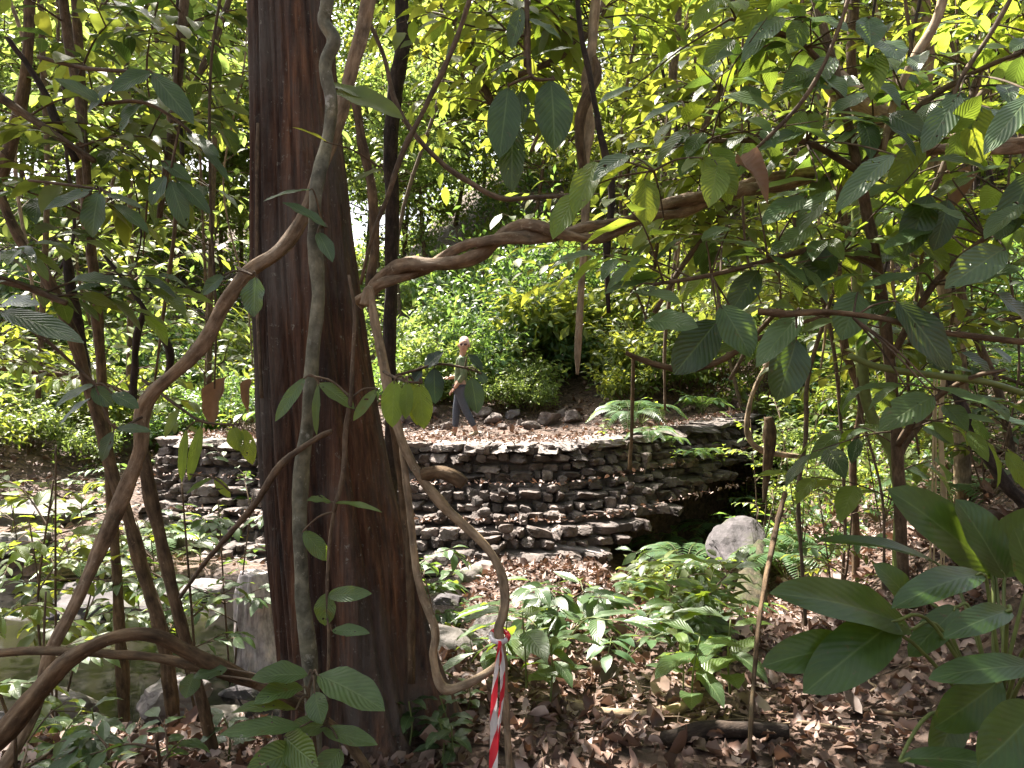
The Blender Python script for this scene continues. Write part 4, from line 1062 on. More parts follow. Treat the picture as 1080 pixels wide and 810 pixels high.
# a second, further sapling fills in behind it
for nm, lab, pts, n_, ln, L, lms, lv in (
    ('understorey_tree', 'yellow green leafy understorey tree behind the pale hanging vine', [(690, 290, 5.2, 2), (695, 240, 5.2, 2), (700, 180, 5.2, 3), (712, 60, 5.2, 4), (720, -60, 5.2, 3)], 48, .9, .15, ['leaf_yellow', 'leaf_mid'], 10),
    ('understorey_tree', 'dense leafy understorey tree overhanging the bank behind the broad leaves', [(880, 520, 6.2, 2.5), (872, 350, 6.2, 3), (848, 200, 6.2, 3.5), (835, 60, 6.2, 4), (830, -80, 6.2, 4)], 55, 1.2, .17, ['leaf_mid', 'leaf_yellow'], 10),
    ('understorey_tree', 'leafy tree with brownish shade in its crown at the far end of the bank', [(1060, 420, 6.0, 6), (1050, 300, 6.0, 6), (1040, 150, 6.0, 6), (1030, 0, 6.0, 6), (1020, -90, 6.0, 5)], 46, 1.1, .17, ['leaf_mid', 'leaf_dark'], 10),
    ('understorey_tree', 'sapling hung with long dark drooping leaves near the bent twig', [(560, 470, 4.6, 0), (556, -60, 3.4, 4), (556, 20, 3.4, 4), (556, 70, 3.4, 4)][1:], 16, .42, .15, ['leaf_mid', 'leaf_big'], 7),
    ('understorey_tree', 'airy leafy tree behind the black stem with pale bright leaves', [(440, 420, 19, 3), (442, 250, 19, 3), (444, 60, 19, 3), (446, -60, 19, 2)], 56, 2.4, .25, ['leaf_sun', 'leaf_mid'], 10),
    ('understorey_tree', 'airy leafy tree standing above the end of the dam', [(780, 470, 13.0, 3), (772, 300, 13.0, 3), (765, 120, 13.0, 3), (760, -60, 13.0, 2)], 50, 1.9, .2, ['leaf_sun', 'leaf_yellow'], 10),
    ('understorey_tree', 'leafy tree rising from the slope above the level brown branch', [(985, 420, 8.5, 4), (975, 250, 8.5, 4), (965, 60, 8.5, 4), (960, -60, 8.5, 3)], 46, 1.4, .18, ['leaf_mid', 'leaf_yellow'], 10),
    ('understorey_tree', 'airy leafy tree framed between pale hanging vine and toothed leaves', [(560, 160, 17.5, 2), (580, 110, 17.5, 2), (600, 40, 17.5, 3), (612, -60, 17.5, 3)], 40, 2.0, .25, ['leaf_mid', 'leaf_sun'], 10),
    ('understorey_tree', 'bough of olive green leaves over the twisted liana', [(860, -60, 4.0, 4), (815, 20, 4.0, 4), (770, 80, 4.0, 3.5), (735, 150, 4.0, 3)], 30, .62, .17, ['leaf_mid', 'leaf_yellow'], 8),
    ('understorey_tree', 'bough of shaded leaves crowding the upper corner over the bank', [(1120, -20, 4.0, 4), (1070, 60, 4.0, 4), (1020, 120, 4.0, 3.5), (985, 200, 4.0, 3)], 26, .62, .18, ['leaf_big', 'leaf_lime'], 8),
    ('understorey_tree', 'bough of shaded leaves above the level brown branch', [(1120, 230, 4.4, 4), (1050, 230, 4.4, 4), (960, 250, 4.4, 3.5), (870, 290, 4.4, 3)], 20, .6, .17, ['leaf_lime', 'leaf_grey'], 8),
    ('understorey_tree', 'bough of yellowish leaves hanging under the twisted liana', [(800, 180, 4.6, 3), (760, 230, 4.6, 3), (720, 280, 4.6, 3), (690, 330, 4.6, 2.5)], 22, .5, .15, ['leaf_yellow', 'leaf_mid'], 8),
    ('understorey_tree', 'bough of mixed leaves drooping low above the dry stalks', [(1130, 330, 5.0, 3), (1060, 340, 5.0, 3), (990, 370, 5.0, 2.5), (920, 400, 5.0, 2)], 18, .6, .17, ['leaf_mid', 'leaf_dark'], 8),
    ('understorey_tree', 'bough of pale green leaves drooping behind the toothed leaves', [(900, 250, 6.5, 3), (850, 300, 6.5, 3), (800, 350, 6.5, 2.5), (770, 400, 6.5, 2)], 20, .7, .17, ['leaf_mid', 'leaf_lime'], 8),
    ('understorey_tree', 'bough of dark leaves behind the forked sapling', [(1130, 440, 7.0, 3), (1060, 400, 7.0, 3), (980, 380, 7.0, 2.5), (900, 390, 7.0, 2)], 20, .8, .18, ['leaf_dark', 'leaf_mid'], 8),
    ('understorey_tree', 'leafy bough filling the gap between the black stem and hanging vine', [(455, -60, 4.4, 5), (480, 20, 4.4, 5), (510, 90, 4.4, 4), (540, 150, 4.4, 3)], 30, .6, .15, ['leaf_mid', 'leaf_yellow'], 8),
    ('understorey_tree', 'leafy bough with yellowish leaves high between the two hanging vines', [(660, -60, 4.2, 5), (630, 20, 4.2, 5), (590, 60, 4.2, 4), (545, 80, 4.2, 3)], 28, .6, .16, ['leaf_yellow', 'leaf_big'], 8),
):
    p = Plant(nm, lab, 'tree', P(pts[0][0], pts[0][1], pts[0][2]))
    if pts[0][1] > 300:
        pts = [(a_ + R.normal(0, 13), b_, c_, d_ * .7) for a_, b_, c_, d_ in ground_end(pts)]
    s_ = limb(p, pts)
    sprays(p, s_, n_, ln, L, lm=(0, 0, 1), leaves=lv, W=.42, rng=(.03, .58) if pts[-1][1] > 300 else (.05, 1), hang=.35, nu=4, nv=2, face=.15)
    p.done('twig', lms)

# hanging dark leaves in the centre and other single sprays
C = Plant('hanging_branch', 'branch with a few big dark glossy leaves hanging straight down', 'branch', P(556, 40, 3.0))
limb(C, [(556, -60, 3.0, 3), (556, 40, 3.0, 2.6), (560, 80, 3.0, 2.2), (585, 84, 3.0, 1.6)])
limb(C, [(560, 80, 3.0, 2), (536, 90, 3.0, 1.6)])
hand(C.l, C.w, [(536, 92, 527, 163, 3.0, 2.95, 17, 1.), (581, 84, 584, 155, 3.0, 2.97, 20, 1.), (541, 128, 540, 200, 3.05, 3.05, 14, .8), (550, 8, 540, 50, 3.0, 3.0, 9, .8), (560, 62, 602, 51, 3.0, 2.9, 6, .5), (550, 95, 552, 130, 3.1, 3.1, 8, .6), (556, 60, 520, 84, 3.0, 3.0, 9, .5), (556, 20, 590, 40, 3.0, 3.0, 8, .5)], [(556, 40, 3.0), (560, 80, 3.0), (585, 84, 3.0), (536, 90, 3.0), (556, 20, 3.0)])
C.done('twig', ['leaf_dark'])
C = Plant('hanging_branch', 'sprig of two broad olive green leaves sticking out past the big trunk', 'branch', P(352, 95, 2.6))
hand(C.l, C.w, [(352, 96, 422, 124, 2.6, 2.5, 13, .8), (345, 88, 395, 108, 2.6, 2.55, 7, .5), (404, 178, 372, 192, 2.7, 2.7, 6, .5), (345, 150, 310, 135, 2.5, 2.4, 5, .3)], [(350, 92, 2.6), (400, 176, 2.7)])
C.done('twig', ['leaf_mid'])
C = Plant('climbing_shoot', 'green climbing shoot with pale new leaves against the dark trunk', 'climber', P(352, 540, 2.4))
pC = limb(C, shoot_pts)
hand(C.l, C.w, [(322, 398, 292, 442, 2.4, 2.35, 7, .8), (336, 404, 334, 456, 2.4, 2.4, 5, .6), (336, 404, 372, 430, 2.4, 2.4, 9, .5), (398, 410, 374, 442, 2.4, 2.4, 6, .7), (350, 530, 325, 528, 2.4, 2.35, 7, .4), (352, 530, 400, 540, 2.4, 2.3, 5, .4), (345, 625, 343, 658, 2.4, 2.4, 11, .9), (345, 628, 390, 626, 2.4, 2.35, 8, .6), (350, 665, 388, 668, 2.4, 2.35, 7, .5), (320, 560, 345, 590, 2.4, 2.4, 9, .7)], [(352, 540, 2.4), (362, 500, 2.4), (345, 630, 2.4), (345, 660, 2.4), (335, 402, 2.4), (370, 420, 2.4)], 0)
limb(C, [(352, 540, 2.4, 2), (347, 580, 2.4, 1.8), (345, 630, 2.4, 1.8), (347, 680, 2.4, 1.8), (345, 760, 2.4, 1.8)])
limb(C, [(370, 420, 2.4, 1.4), (350, 402, 2.4, 1.2), (325, 396, 2.4, 1.2)])
C.done('twig', ['leaf_big', 'leaf_lime'])
C = Plant('hanging_sprig', 'sprig of bright yellow green leaves hanging in front of the walking person', 'sprig', P(425, 400, 2.3))
limb(C, [(405, 392, 2.75, 2), (412, 396, 2.5, 1.8), (428, 402, 2.3, 1.5), (445, 404, 2.3, 1.2)])
hand(C.l, C.w, [(416, 401, 414, 448, 2.3, 2.3, 12, 1.), (430, 402, 428, 440, 2.28, 2.28, 7, .9), (442, 404, 447, 450, 2.3, 2.3, 11, .95), (436, 402, 440, 446, 2.32, 2.32, 9, .8)], [(412, 396, 2.5), (428, 402, 2.3), (445, 404, 2.3)], 0, droop=.2)
C.done('twig', ['leaf_lime'])
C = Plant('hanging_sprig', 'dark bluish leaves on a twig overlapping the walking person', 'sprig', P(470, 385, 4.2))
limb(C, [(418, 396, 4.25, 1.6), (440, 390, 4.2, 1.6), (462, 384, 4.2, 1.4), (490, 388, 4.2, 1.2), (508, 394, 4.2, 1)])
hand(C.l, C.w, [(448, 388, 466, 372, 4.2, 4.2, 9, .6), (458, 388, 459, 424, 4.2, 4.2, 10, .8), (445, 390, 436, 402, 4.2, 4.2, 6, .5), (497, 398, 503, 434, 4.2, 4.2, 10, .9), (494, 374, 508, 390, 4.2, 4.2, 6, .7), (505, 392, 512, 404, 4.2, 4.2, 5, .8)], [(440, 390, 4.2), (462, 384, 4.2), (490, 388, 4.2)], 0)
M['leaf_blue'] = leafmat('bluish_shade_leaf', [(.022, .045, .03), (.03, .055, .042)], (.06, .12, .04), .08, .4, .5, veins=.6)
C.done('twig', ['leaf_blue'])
# curled dead leaves
def deadleaf(lst, label):
    mb = MB(); wb = MB(); hand(mb, wb, lst, None, 0, droop=1.1, fold=1.5, wave=.4)
    single(mb, 'dead_leaf', M['dead'], label, 'leaf', at=P(lst[0][0], lst[0][1], lst[0][4]))


deadleaf([(776, 172, 810, 218, 2.28, 2.25, 10, .9)], 'large curled brown dead leaf hanging from the slanting twig')
deadleaf([(238, 398, 226, 448, 4.0, 4.0, 10, .9)], 'brown dead leaf hanging by the lit edge of the big trunk')
deadleaf([(266, 400, 262, 436, 4.2, 4.2, 5, .9)], 'narrow brown dead leaf beside the other hanging dead leaf')
deadleaf([(995, 190, 1000, 225, 2.9, 2.9, 14, .8)], 'crumpled dark brown dead leaf caught among the broad leaves')
deadleaf([(905, 650, 880, 712, 2.25, 2.2, 9, .8)], 'torn brown patch of dead leaf lying on the big leaved plant')

# left upper corner: dark leaves against the sky
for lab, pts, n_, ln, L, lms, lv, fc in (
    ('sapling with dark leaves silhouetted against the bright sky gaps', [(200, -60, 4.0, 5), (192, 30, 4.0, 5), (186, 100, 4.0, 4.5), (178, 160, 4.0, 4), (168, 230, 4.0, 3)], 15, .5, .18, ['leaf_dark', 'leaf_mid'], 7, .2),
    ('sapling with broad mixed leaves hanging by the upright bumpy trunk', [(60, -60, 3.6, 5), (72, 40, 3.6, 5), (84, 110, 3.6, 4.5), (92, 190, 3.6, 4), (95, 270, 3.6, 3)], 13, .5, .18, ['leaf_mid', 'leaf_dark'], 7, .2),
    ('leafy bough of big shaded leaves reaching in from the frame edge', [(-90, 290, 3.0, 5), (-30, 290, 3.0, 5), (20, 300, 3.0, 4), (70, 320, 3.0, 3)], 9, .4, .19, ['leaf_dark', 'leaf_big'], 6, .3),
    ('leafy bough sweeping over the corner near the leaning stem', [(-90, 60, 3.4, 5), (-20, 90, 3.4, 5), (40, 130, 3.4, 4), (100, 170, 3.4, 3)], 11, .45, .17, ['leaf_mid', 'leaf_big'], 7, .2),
    ('bright leaved sapling seen between the upright trunk and big tree', [(235, -60, 6.5, 3), (230, 60, 6.5, 3), (225, 180, 6.5, 3), (222, 300, 6.5, 3), (220, 420, 6.5, 3)], 44, .9, .16, ['leaf_sun', 'leaf_mid'], 8, .1),
    ('airy sunny sapling over the far bank between leaning stem and bumpy trunk', [(130, -60, 8.5, 3), (134, 80, 8.5, 3), (138, 240, 8.5, 3), (136, 420, 8.5, 3)], 44, 1.2, .17, ['leaf_sun', 'leaf_yellow'], 8, .1),
    ('bough of sunny leaves crossing beside the lit edge of the big trunk', [(260, -60, 5.0, 3), (235, 20, 5.0, 3), (205, 90, 5.0, 3), (175, 170, 5.0, 2)], 24, .7, .16, ['leaf_sun', 'leaf_mid'], 8, .15),
    ('bough of yellowish leaves low across the leaning stem', [(-60, 380, 5.5, 3), (20, 390, 5.5, 3), (90, 400, 5.5, 3), (150, 420, 5.5, 2)], 22, .7, .14, ['leaf_lime', 'leaf_mid'], 8, .15),
    ('thin sapling with sunny leaves beyond the leaning stem', [(40, -60, 7.0, 3), (45, 60, 7.0, 3), (50, 180, 7.0, 3), (46, 300, 7.0, 3), (40, 420, 7.0, 3)], 46, 1.0, .16, ['leaf_sun', 'leaf_yellow'], 8, .1),
):
    p = Plant('sapling', lab, 'sapling', P(pts[-1][0], pts[-1][1], pts[-1][2]))
    s_ = limb(p, pts)
    sprays(p, s_, n_, ln, L, lm=(0, 0, 1), leaves=lv, W=.42, rng=(.05, 1), hang=.35, nu=6, nv=2, face=fc)
    p.done('twig', lms)
C = Plant('hanging_branch', 'branch with long dark and silvery leaves drooping before the upright trunk', 'branch', P(150, 85, 2.9))
limb(C, [(40, 60, 2.95, 2.2), (90, 72, 2.95, 2.2), (150, 78, 2.9, 2), (190, 100, 2.9, 1.5)])
limb(C, [(100, 110, 2.95, 2), (150, 108, 2.95, 2), (190, 130, 2.95, 1.6), (215, 160, 2.95, 1.2)])
hand(C.l, C.w, [(160, 76, 120, 96, 2.9, 2.85, 11, .7), (160, 76, 202, 128, 2.9, 2.85, 12, .6), (120, 88, 94, 118, 2.9, 2.9, 8, .5), (110, 110, 60, 84, 2.9, 2.9, 8, .5), (150, 108, 128, 140, 2.95, 2.95, 9, .7), (190, 132, 168, 140, 2.95, 2.95, 8, .4), (196, 140, 230, 165, 2.95, 2.9, 7, .5), (212, 155, 240, 190, 2.95, 2.95, 6, .5), (180, 190, 196, 238, 2.95, 2.95, 10, .9), (175, 185, 160, 215, 2.95, 2.95, 9, .8), (186, 190, 220, 224, 2.95, 2.95, 8, .6), (170, 170, 200, 190, 2.95, 2.95, 8, .6), (105, 202, 98, 248, 2.9, 2.9, 14, .9), (98, 200, 50, 220, 2.9, 2.85, 9, .5), (110, 204, 150, 220, 2.9, 2.9, 6, .3), (120, 215, 155, 245, 2.9, 2.9, 8, .5), (105, 10, 160, 18, 2.9, 2.8, 8, .3), (120, 0, 145, 25, 2.9, 2.8, 6, .3)], [(150, 78, 2.9), (90, 72, 2.95), (150, 108, 2.95), (190, 130, 2.95), (120, 90, 2.95), (180, 180, 2.95), (105, 200, 2.95), (110, 5, 2.9)])
limb(C, [(190, 130, 2.95, 1.4), (180, 180, 2.95, 1.2)]); limb(C, [(30, 190, 2.95, 1.6), (105, 200, 2.95, 1.4), (125, 212, 2.9, 1)])
C.done('twig', ['leaf_dark'])
C = Plant('hanging_branch', 'sprays of bright narrow leaves dangling over the far dam stones', 'branch', P(215, 440, 2.9))
limb(C, [(150, 400, 2.9, 1.8), (190, 430, 2.9, 1.6), (215, 445, 2.9, 1.4), (250, 448, 2.9, 1)])
limb(C, [(200, 500, 2.9, 1.2), (225, 504, 2.9, 1.2), (245, 520, 2.9, .9)])
hand(C.l, C.w, [(197, 452, 192, 506, 2.9, 2.9, 5, .9), (213, 448, 200, 504, 2.9, 2.9, 6, .8), (246, 450, 254, 475, 2.9, 2.9, 9, .9), (256, 452, 266, 488, 2.9, 2.9, 8, .9), (224, 504, 198, 520, 2.9, 2.85, 4, .5), (226, 504, 242, 524, 2.9, 2.9, 5, .6), (190, 430, 175, 460, 2.9, 2.9, 6, .6)], [(190, 430, 2.9), (215, 445, 2.9), (250, 448, 2.9), (225, 504, 2.9)])
C.done('twig', ['leaf_lime'])
C = Plant('hanging_branch', 'round dark leaf and small shaded sprays crossing the curved liana', 'branch', P(270, 300, 2.5))
limb(C, [(250, 282, 2.6, 1.4), (266, 290, 2.5, 1.2)])
hand(C.l, C.w, [(270, 292, 268, 332, 2.5, 2.5, 14, 1.), (236, 290, 215, 310, 2.5, 2.5, 7, .7), (100, 405, 60, 428, 2.5, 2.45, 8, .5), (98, 408, 118, 428, 2.5, 2.5, 9, .9), (118, 415, 145, 430, 2.5, 2.5, 8, .5), (120, 455, 108, 485, 2.5, 2.5, 8, .9), (122, 452, 158, 455, 2.5, 2.5, 6, .4), (96, 420, 64, 448, 2.5, 2.5, 7, .4), (0, 328, 84, 360, 2.4, 2.3, 13, .6), (0, 322, 40, 322, 2.4, 2.3, 10, .5), (345, 240, 300, 215, 2.45, 2.4, 8, .4), (335, 245, 350, 275, 2.45, 2.4, 8, .6), (330, 200, 280, 212, 2.45, 2.4, 6, .4)], [(266, 290, 2.5), (250, 282, 2.6), (100, 405, 2.5), (120, 450, 2.5), (340, 240, 2.5)])
limb(C, [(150, 440, 2.58, 1.4), (120, 450, 2.5, 1.3), (100, 405, 2.5, 1)])
C.done('twig', ['leaf_dark'])

# understorey sprays between the left stems and the stream
for lab, c0, cnt, ln, L, lms, fc, w_ in (
    ('leafy shrub with sunlit yellowish leaves left of the leaning trunk', (60, 520, 4.6), 10, .7, .17, ['leaf_lime', 'leaf_mid'], .1, 'a'),
    ('leafy shrub of mid green sprays at the near stream bank', (20, 650, 3.7), 6, .45, .17, ['leaf_big', 'leaf_mid'], .1, 'b'),
    ('leafy shrub with glossy dark leaves between the crossed stems and pale stump', (212, 560, 4.6), 7, .4, .14, ['leaf_grey', 'leaf_big'], .1, 'c'),
    ('broad sprayed dark shrub screening the pool behind the arching branch', (60, 600, 5.4), 10, .6, .18, ['leaf_mid', 'leaf_dark'], .1, 'h'),
    ('leafy shrub leaning from the far stream bank over the water', (30, 560, 8.6), 16, .9, .18, ['leaf_mid', 'leaf_lime'], .1, 'i'),
    ('leafy shrub between the pale stump and crossed stems', (190, 585, 6.9), 10, .6, .17, ['leaf_big', 'leaf_mid'], .1, 'j'),
    ('low leafy shrub spreading under the curved liana', (150, 560, 7.6), 9, .7, .17, ['leaf_mid', 'leaf_grey'], .1, 'd'),
    ('small dark leaved shrub beneath the arching branch', (120, 790, 2.7), 6, .3, .11, ['leaf_grey', 'leaf_dark'], .1, 'e'),
    ('small green shrub at the bottom corner beside the mossy branch', (30, 800, 2.6), 6, .35, .11, ['leaf_mid', 'leaf_big'], .1, 'f'),
    ('shrub with grey leaves before the near end of the dam', (245, 560, 6.0), 12, .7, .15, ['leaf_grey', 'leaf_cool'], .1, 'g'),
):
    b0 = P(*c0); b0[2] = gz(b0[0], b0[1])
    p = Plant('shrub', lab, 'shrub', b0)
    for k in range(2):
        tip = P(c0[0] + R.uniform(-60, 60), c0[1] - R.uniform(10, 60), c0[2] + R.uniform(-.3, .3))
        path = crom(np.array([b0, b0 * .5 + tip * .5 + R.normal(0, .05, 3), tip]), 6)
        tube(p.w, path, np.linspace(.009, .005, len(path)), 6)
        sprays(p, path, cnt // 3 + 1, ln * .8, L, lm=(0, 0, 1), leaves=8, rng=(.35, 1), nu=5, nv=2, hang=.25, rise=.2, face=fc)
    p.done('twig', lms)

for lab, c0, cnt, ln, L, lms in (
    ('fine leaved bright shrub beside the end of the dam', (845, 470, 8.5), 16, .7, .11, ['leaf_sun', 'leaf_mid']),
    ('lime leaved plant overhanging the dark hollow', (800, 495, 8.8), 10, .5, .10, ['leaf_lime', 'leaf_sun']),
    ('straggly shrub on the litter bank behind the forked sapling', (930, 470, 7.5), 16, .8, .12, ['leaf_mid', 'leaf_cool']),
    ('straggly dark shrub high on the litter bank', (1020, 400, 7.5), 16, .8, .13, ['leaf_mid', 'leaf_dark']),
    ('leafy shrub on the bank under the greenish branch', (1040, 470, 6.0), 14, .7, .12, ['leaf_mid', 'leaf_grey']),
    ('leafy shrub between the log and the big leaved plant', (880, 560, 5.6), 9, .5, .10, ['leaf_mid', 'leaf_cool']),
    ('dark leafy shrub right before the foot of the dam', (460, 610, 7.0), 10, .5, .2, ['leaf_grey', 'leaf_dark']),
    ('taller leafy sapling among the seedlings before the hollow', (720, 650, 6.2), 6, .4, .17, ['leaf_mid', 'leaf_grey']),
    ('leafy dark shrub behind the barrier tape', (580, 690, 5.0), 6, .35, .18, ['leaf_grey', 'leaf_dark']),
    ('leafy dark shrub at the litter edge below the log', (760, 690, 4.8), 7, .35, .17, ['leaf_big', 'leaf_mid']),
):
    b0 = P(*c0); b0[2] = gz(b0[0], b0[1])
    p = Plant('shrub', lab, 'shrub', b0)
    for k in range(3):
        tip = P(c0[0] + R.uniform(-40, 40), c0[1] - R.uniform(20, 60), c0[2] + R.uniform(-.3, .3)); tip[2] = max(tip[2], b0[2] + .35)
        path = crom(np.array([b0, b0 * .5 + tip * .5 + R.normal(0, .05, 3), tip]), 6)
        tube(p.w, path, np.linspace(.008, .004, len(path)), 6)
        sprays(p, path, cnt // 3 + 1, ln * .8, L, lm=(0, 0, 1), leaves=8, rng=(.3, 1), nu=5, nv=2, hang=.25, rise=.2, face=.1)
    p.done('twig', lms)
# thin bare vines hanging among the leaves
for k in range(34):
    x = R.uniform(660, 1075) if k < 24 else R.uniform(0, 250)
    Y = R.uniform(3.4, 8.5); y1 = R.uniform(230, 480)
    r_ = R.uniform(.9, 2.0)
    pts = [(x + R.uniform(-50, 50), -60, Y, r_), (x + R.uniform(-15, 15), 60, Y, r_), (x + R.uniform(-15, 15), y1 * .5, Y, r_), (x + R.uniform(-12, 12), y1 * .8, Y, r_), (x + R.uniform(-25, 25), y1, Y, r_ * .6)]
    mb = MB(); p = pxp(pts, 6); tube(mb, p, sides=6, rough=.2, seed=k)
    single(mb, 'hanging_vine', M[['twig', 'stem_brown', 'stem_dark', 'stem_pale'][k % 4]], 'thin bare vine hanging down among the leaves', 'vine', 'thin bare vines hanging among the leaves', at=p[0, :3])

# dark broad leaves at the foot of the trunk
C = Plant('broad_leaved_seedling', 'seedling with broad dark insect bitten leaves before the trunk base', 'seedling', P(330, 800, 2.2))
limb(C, [(335, 830, 2.2, 2.5), (330, 770, 2.2, 2.5), (325, 735, 2.2, 2.2), (330, 712, 2.2, 1.6)])
hand(C.l, C.w, [(335, 712, 402, 748, 2.15, 2.05, 20, .5), (325, 712, 268, 716, 2.2, 2.15, 14, .35), (320, 725, 270, 742, 2.2, 2.1, 15, .35), (312, 748, 248, 752, 2.15, 2.05, 12, .35), (318, 766, 236, 775, 2.1, 2.0, 11, .35), (300, 776, 334, 806, 2.1, 2.0, 18, .8), (345, 765, 306, 768, 2.15, 2.1, 11, .6), (318, 790, 262, 812, 2.1, 2.0, 16, .7), (332, 730, 340, 762, 2.15, 2.1, 12, .8), (240, 705, 205, 715, 2.3, 2.25, 9, .3), (205, 710, 196, 735, 2.3, 2.25, 10, .8), (340, 770, 395, 785, 2.15, 2.1, 10, .5), (360, 790, 330, 830, 2.1, 2.0, 14, .6)], [(330, 770, 2.2), (325, 735, 2.2), (330, 712, 2.2), (345, 765, 2.15)])
C.done('twig', ['leaf_big'])

# B: the big plant with large smooth leaves, lower right
gp = ghit(1040, 800, 2.0) if False else P(1056, 760, 2.3)
gp[2] = gz(gp[0], gp[1])
G = empty('big_leaved_plant', 'clump of large smooth oval leaves on yellow green stalks beside the litter', 'plant', gp)
BL = [((960, 664, 2.2), (818, 628, 2.0), 25, .55, .5), ((905, 680, 2.1), (808, 702, 2.0), 20, .6, .4), ((945, 655, 2.15), (852, 728, 1.95), 26, .6, .4), ((1036, 606, 2.2), (944, 640, 2.0), 17, .45, .5), ((1066, 644, 2.0), (998, 672, 1.9), 14, .5, .5), ((1092, 702, 1.95), (984, 716, 1.9), 15, .5, .45), ((1056, 716, 2.1), (988, 765, 2.05), 22, .9, .35), ((1092, 748, 1.9), (1034, 806, 1.8), 28, .8, .4), ((990, 596, 2.6), (868, 572, 2.5), 11, .3, .5), ((1050, 606, 2.5), (940, 520, 2.5), 27, .75, .4), ((1044, 606, 2.5), (1092, 540, 2.5), 24, .8, .3), ((962, 640, 2.35), (922, 596, 2.35), 15, .6, .7), ((1060, 610, 2.4), (1010, 530, 2.45), 22, .7, .3), ((1010, 740, 2.2), (988, 800, 2.15), 18, .8, .4), ((950, 800, 2.0), (1050, 806, 1.95), 12, .4, .3), ((1090, 620, 2.3), (1070, 560, 2.3), 20, .8, .3), ((1010, 640, 2.3), (960, 690, 2.2), 14, .6, .4)]
heart = P(1056, 700, 2.3)
for (b, t, hw, fc, dr) in BL:
    mb = MB()
    p0, p1 = P(*b), P(*t)
    L = np.linalg.norm(p1 - p0) * 1.05; d = nrm(p1 - p0); up = CAMV * fc + UP * (1 - fc)
    n = up - d * up.dot(d); n /= np.linalg.norm(n); d2 = d * math.cos(dr / 2) + n * math.sin(dr / 2)
    leafs(mb, p0, d2, up, L, 2.15 * hw * (b[2] + t[2]) / 2 / F / L, 14, 6, dr, R.uniform(.08, .25), .6, .62, wave=.07)
    LF = part(mb, 'leaf', M['leaf_smooth'] if 'leaf_smooth' in M else M.setdefault('leaf_smooth', leafmat('smooth_big_leaf', [(.024, .058, .012), (.034, .075, .016), (.045, .09, .02)], (.24, .36, .03), .3, .34, .55, veins=.32)), G)
    mb = MB()
    q = gp + np.array([R.normal(0, .03), R.normal(0, .03), 0])
    tube(mb, crom(np.array([q, q * .45 + heart * .55 + R.normal(0, .02, 3), heart * .35 + p0 * .65 + [0, 0, .03], p0, p0 + d2 * L * .1]), 6), np.linspace(.008, .0035, 25), 7)
    st_ = part(mb, 'stalk', M['twig_green'], G); LF.parent = st_

# ------------------------------------------------------------------ low plants on the forest floor: kinds made once, then copied
def kind_pinnate(n=5, L=.42, leaflet=.12, m=9):
    wb, lb = MB(), MB()
    for k in range(n):
        a_ = k / n * 2 * PI + R.uniform(-.3, .3)
        p0 = np.array([0, 0, .03]); d = np.array([math.cos(a_), math.sin(a_), 0])
        p1 = d * L * R.uniform(.8, 1.1) + UP * L * R.uniform(.3, .7)
        spray(wb, lb, p0, p1, m, leaflet, .36, sag=.22, r=.004, start=.3, hang=.1, splay=1.15, jit=.12, nu=4)
    return wb, lb


def kind_rosette(n=9, L=.17, h=.25, W=.42):
    wb, lb = MB(), MB()
    st = crom(np.array([[0, 0, -.02], [.02, .01, h * .5], [.0, .03, h]]), 5)
    tube(wb, st, np.linspace(.005, .003, len(st)), 6)
    t = np.linspace(.35, 1, n); pos = st[(t * (len(st) - 1)).astype(int)]
    a_ = np.arange(n) * 2.4 + R.uniform(0, .5, n)
    d = np.stack([np.cos(a_), np.sin(a_), R.uniform(-.1, .55, n)], -1)
    leafs(lb, pos, d, UP + R.normal(0, .15, (n, 3)), L * R.uniform(.7, 1.15, n), W, 7, 4, R.uniform(.3, 1.0, n), .2, wave=.15, pet=.12)
    return wb, lb


def kind_lance(n=7, L=.34):
    wb, lb = MB(), MB()
    for k in range(3):
        st = crom(np.array([[0, 0, -.02], [R.normal(0, .04), R.normal(0, .04), .2], [R.normal(0, .09), R.normal(0, .09), .42]]), 5)
        tube(wb, st, np.linspace(.006, .003, len(st)), 6)
        t = np.linspace(.4, 1, n); pos = st[(t * (len(st) - 1)).astype(int)]
        a_ = np.arange(n) * PI + R.uniform(-.5, .5, n) + k
        d = np.stack([np.cos(a_), np.sin(a_), R.uniform(.2, 1.0, n)], -1)
        leafs(lb, pos, d, UP + R.normal(0, .15, (n, 3)) + [0, -.2, 0], L * R.uniform(.6, 1.1, n), .22, 7, 2, R.uniform(.4, 1.1, n), .25, wave=.06)
    return wb, lb


def kind_fern(n=8, L=.55):
    wb, lb = MB(), MB()
    for k in range(n):
        a_ = k / n * 2 * PI + R.uniform(-.3, .3); d = np.array([math.cos(a_), math.sin(a_), 0])
        pts = np.array([UP * .02, d * L * .3 + UP * L * .45, d * L * .7 + UP * L * .5, d * L * 1.05 + UP * L * .25])
        path = crom(pts, 6); tube(wb, path, np.linspace(.004, .0015, len(path)), 5, cap=False)
        m = 22; idx = np.linspace(3, len(path) - 1.01, m); i0 = idx.astype(int)
        pos = path[i0] + (path[i0 + 1] - path[i0]) * (idx - i0)[:, None]
        tan = nrm(path[i0 + 1] - path[i0]); sd = nrm(np.cross(tan, UP))
        Lf = L * .26 * np.sin(np.linspace(.5, 2.9, m))
        for s in (1, -1):
            leafs(lb, pos, sd * s + tan * .45, UP + 0 * pos, Lf, .24, 3, 2, .4, .1)
    return wb, lb


def proto(name, label, cat, group, wl, lm, wm='twig_green'):
    o = empty(name, label, cat, (0, 0, 0), group)
    part(wl[0], 'stem', M[wm], o); part(wl[1], 'foliage', [M[lm]], o)
    return o


used = set()


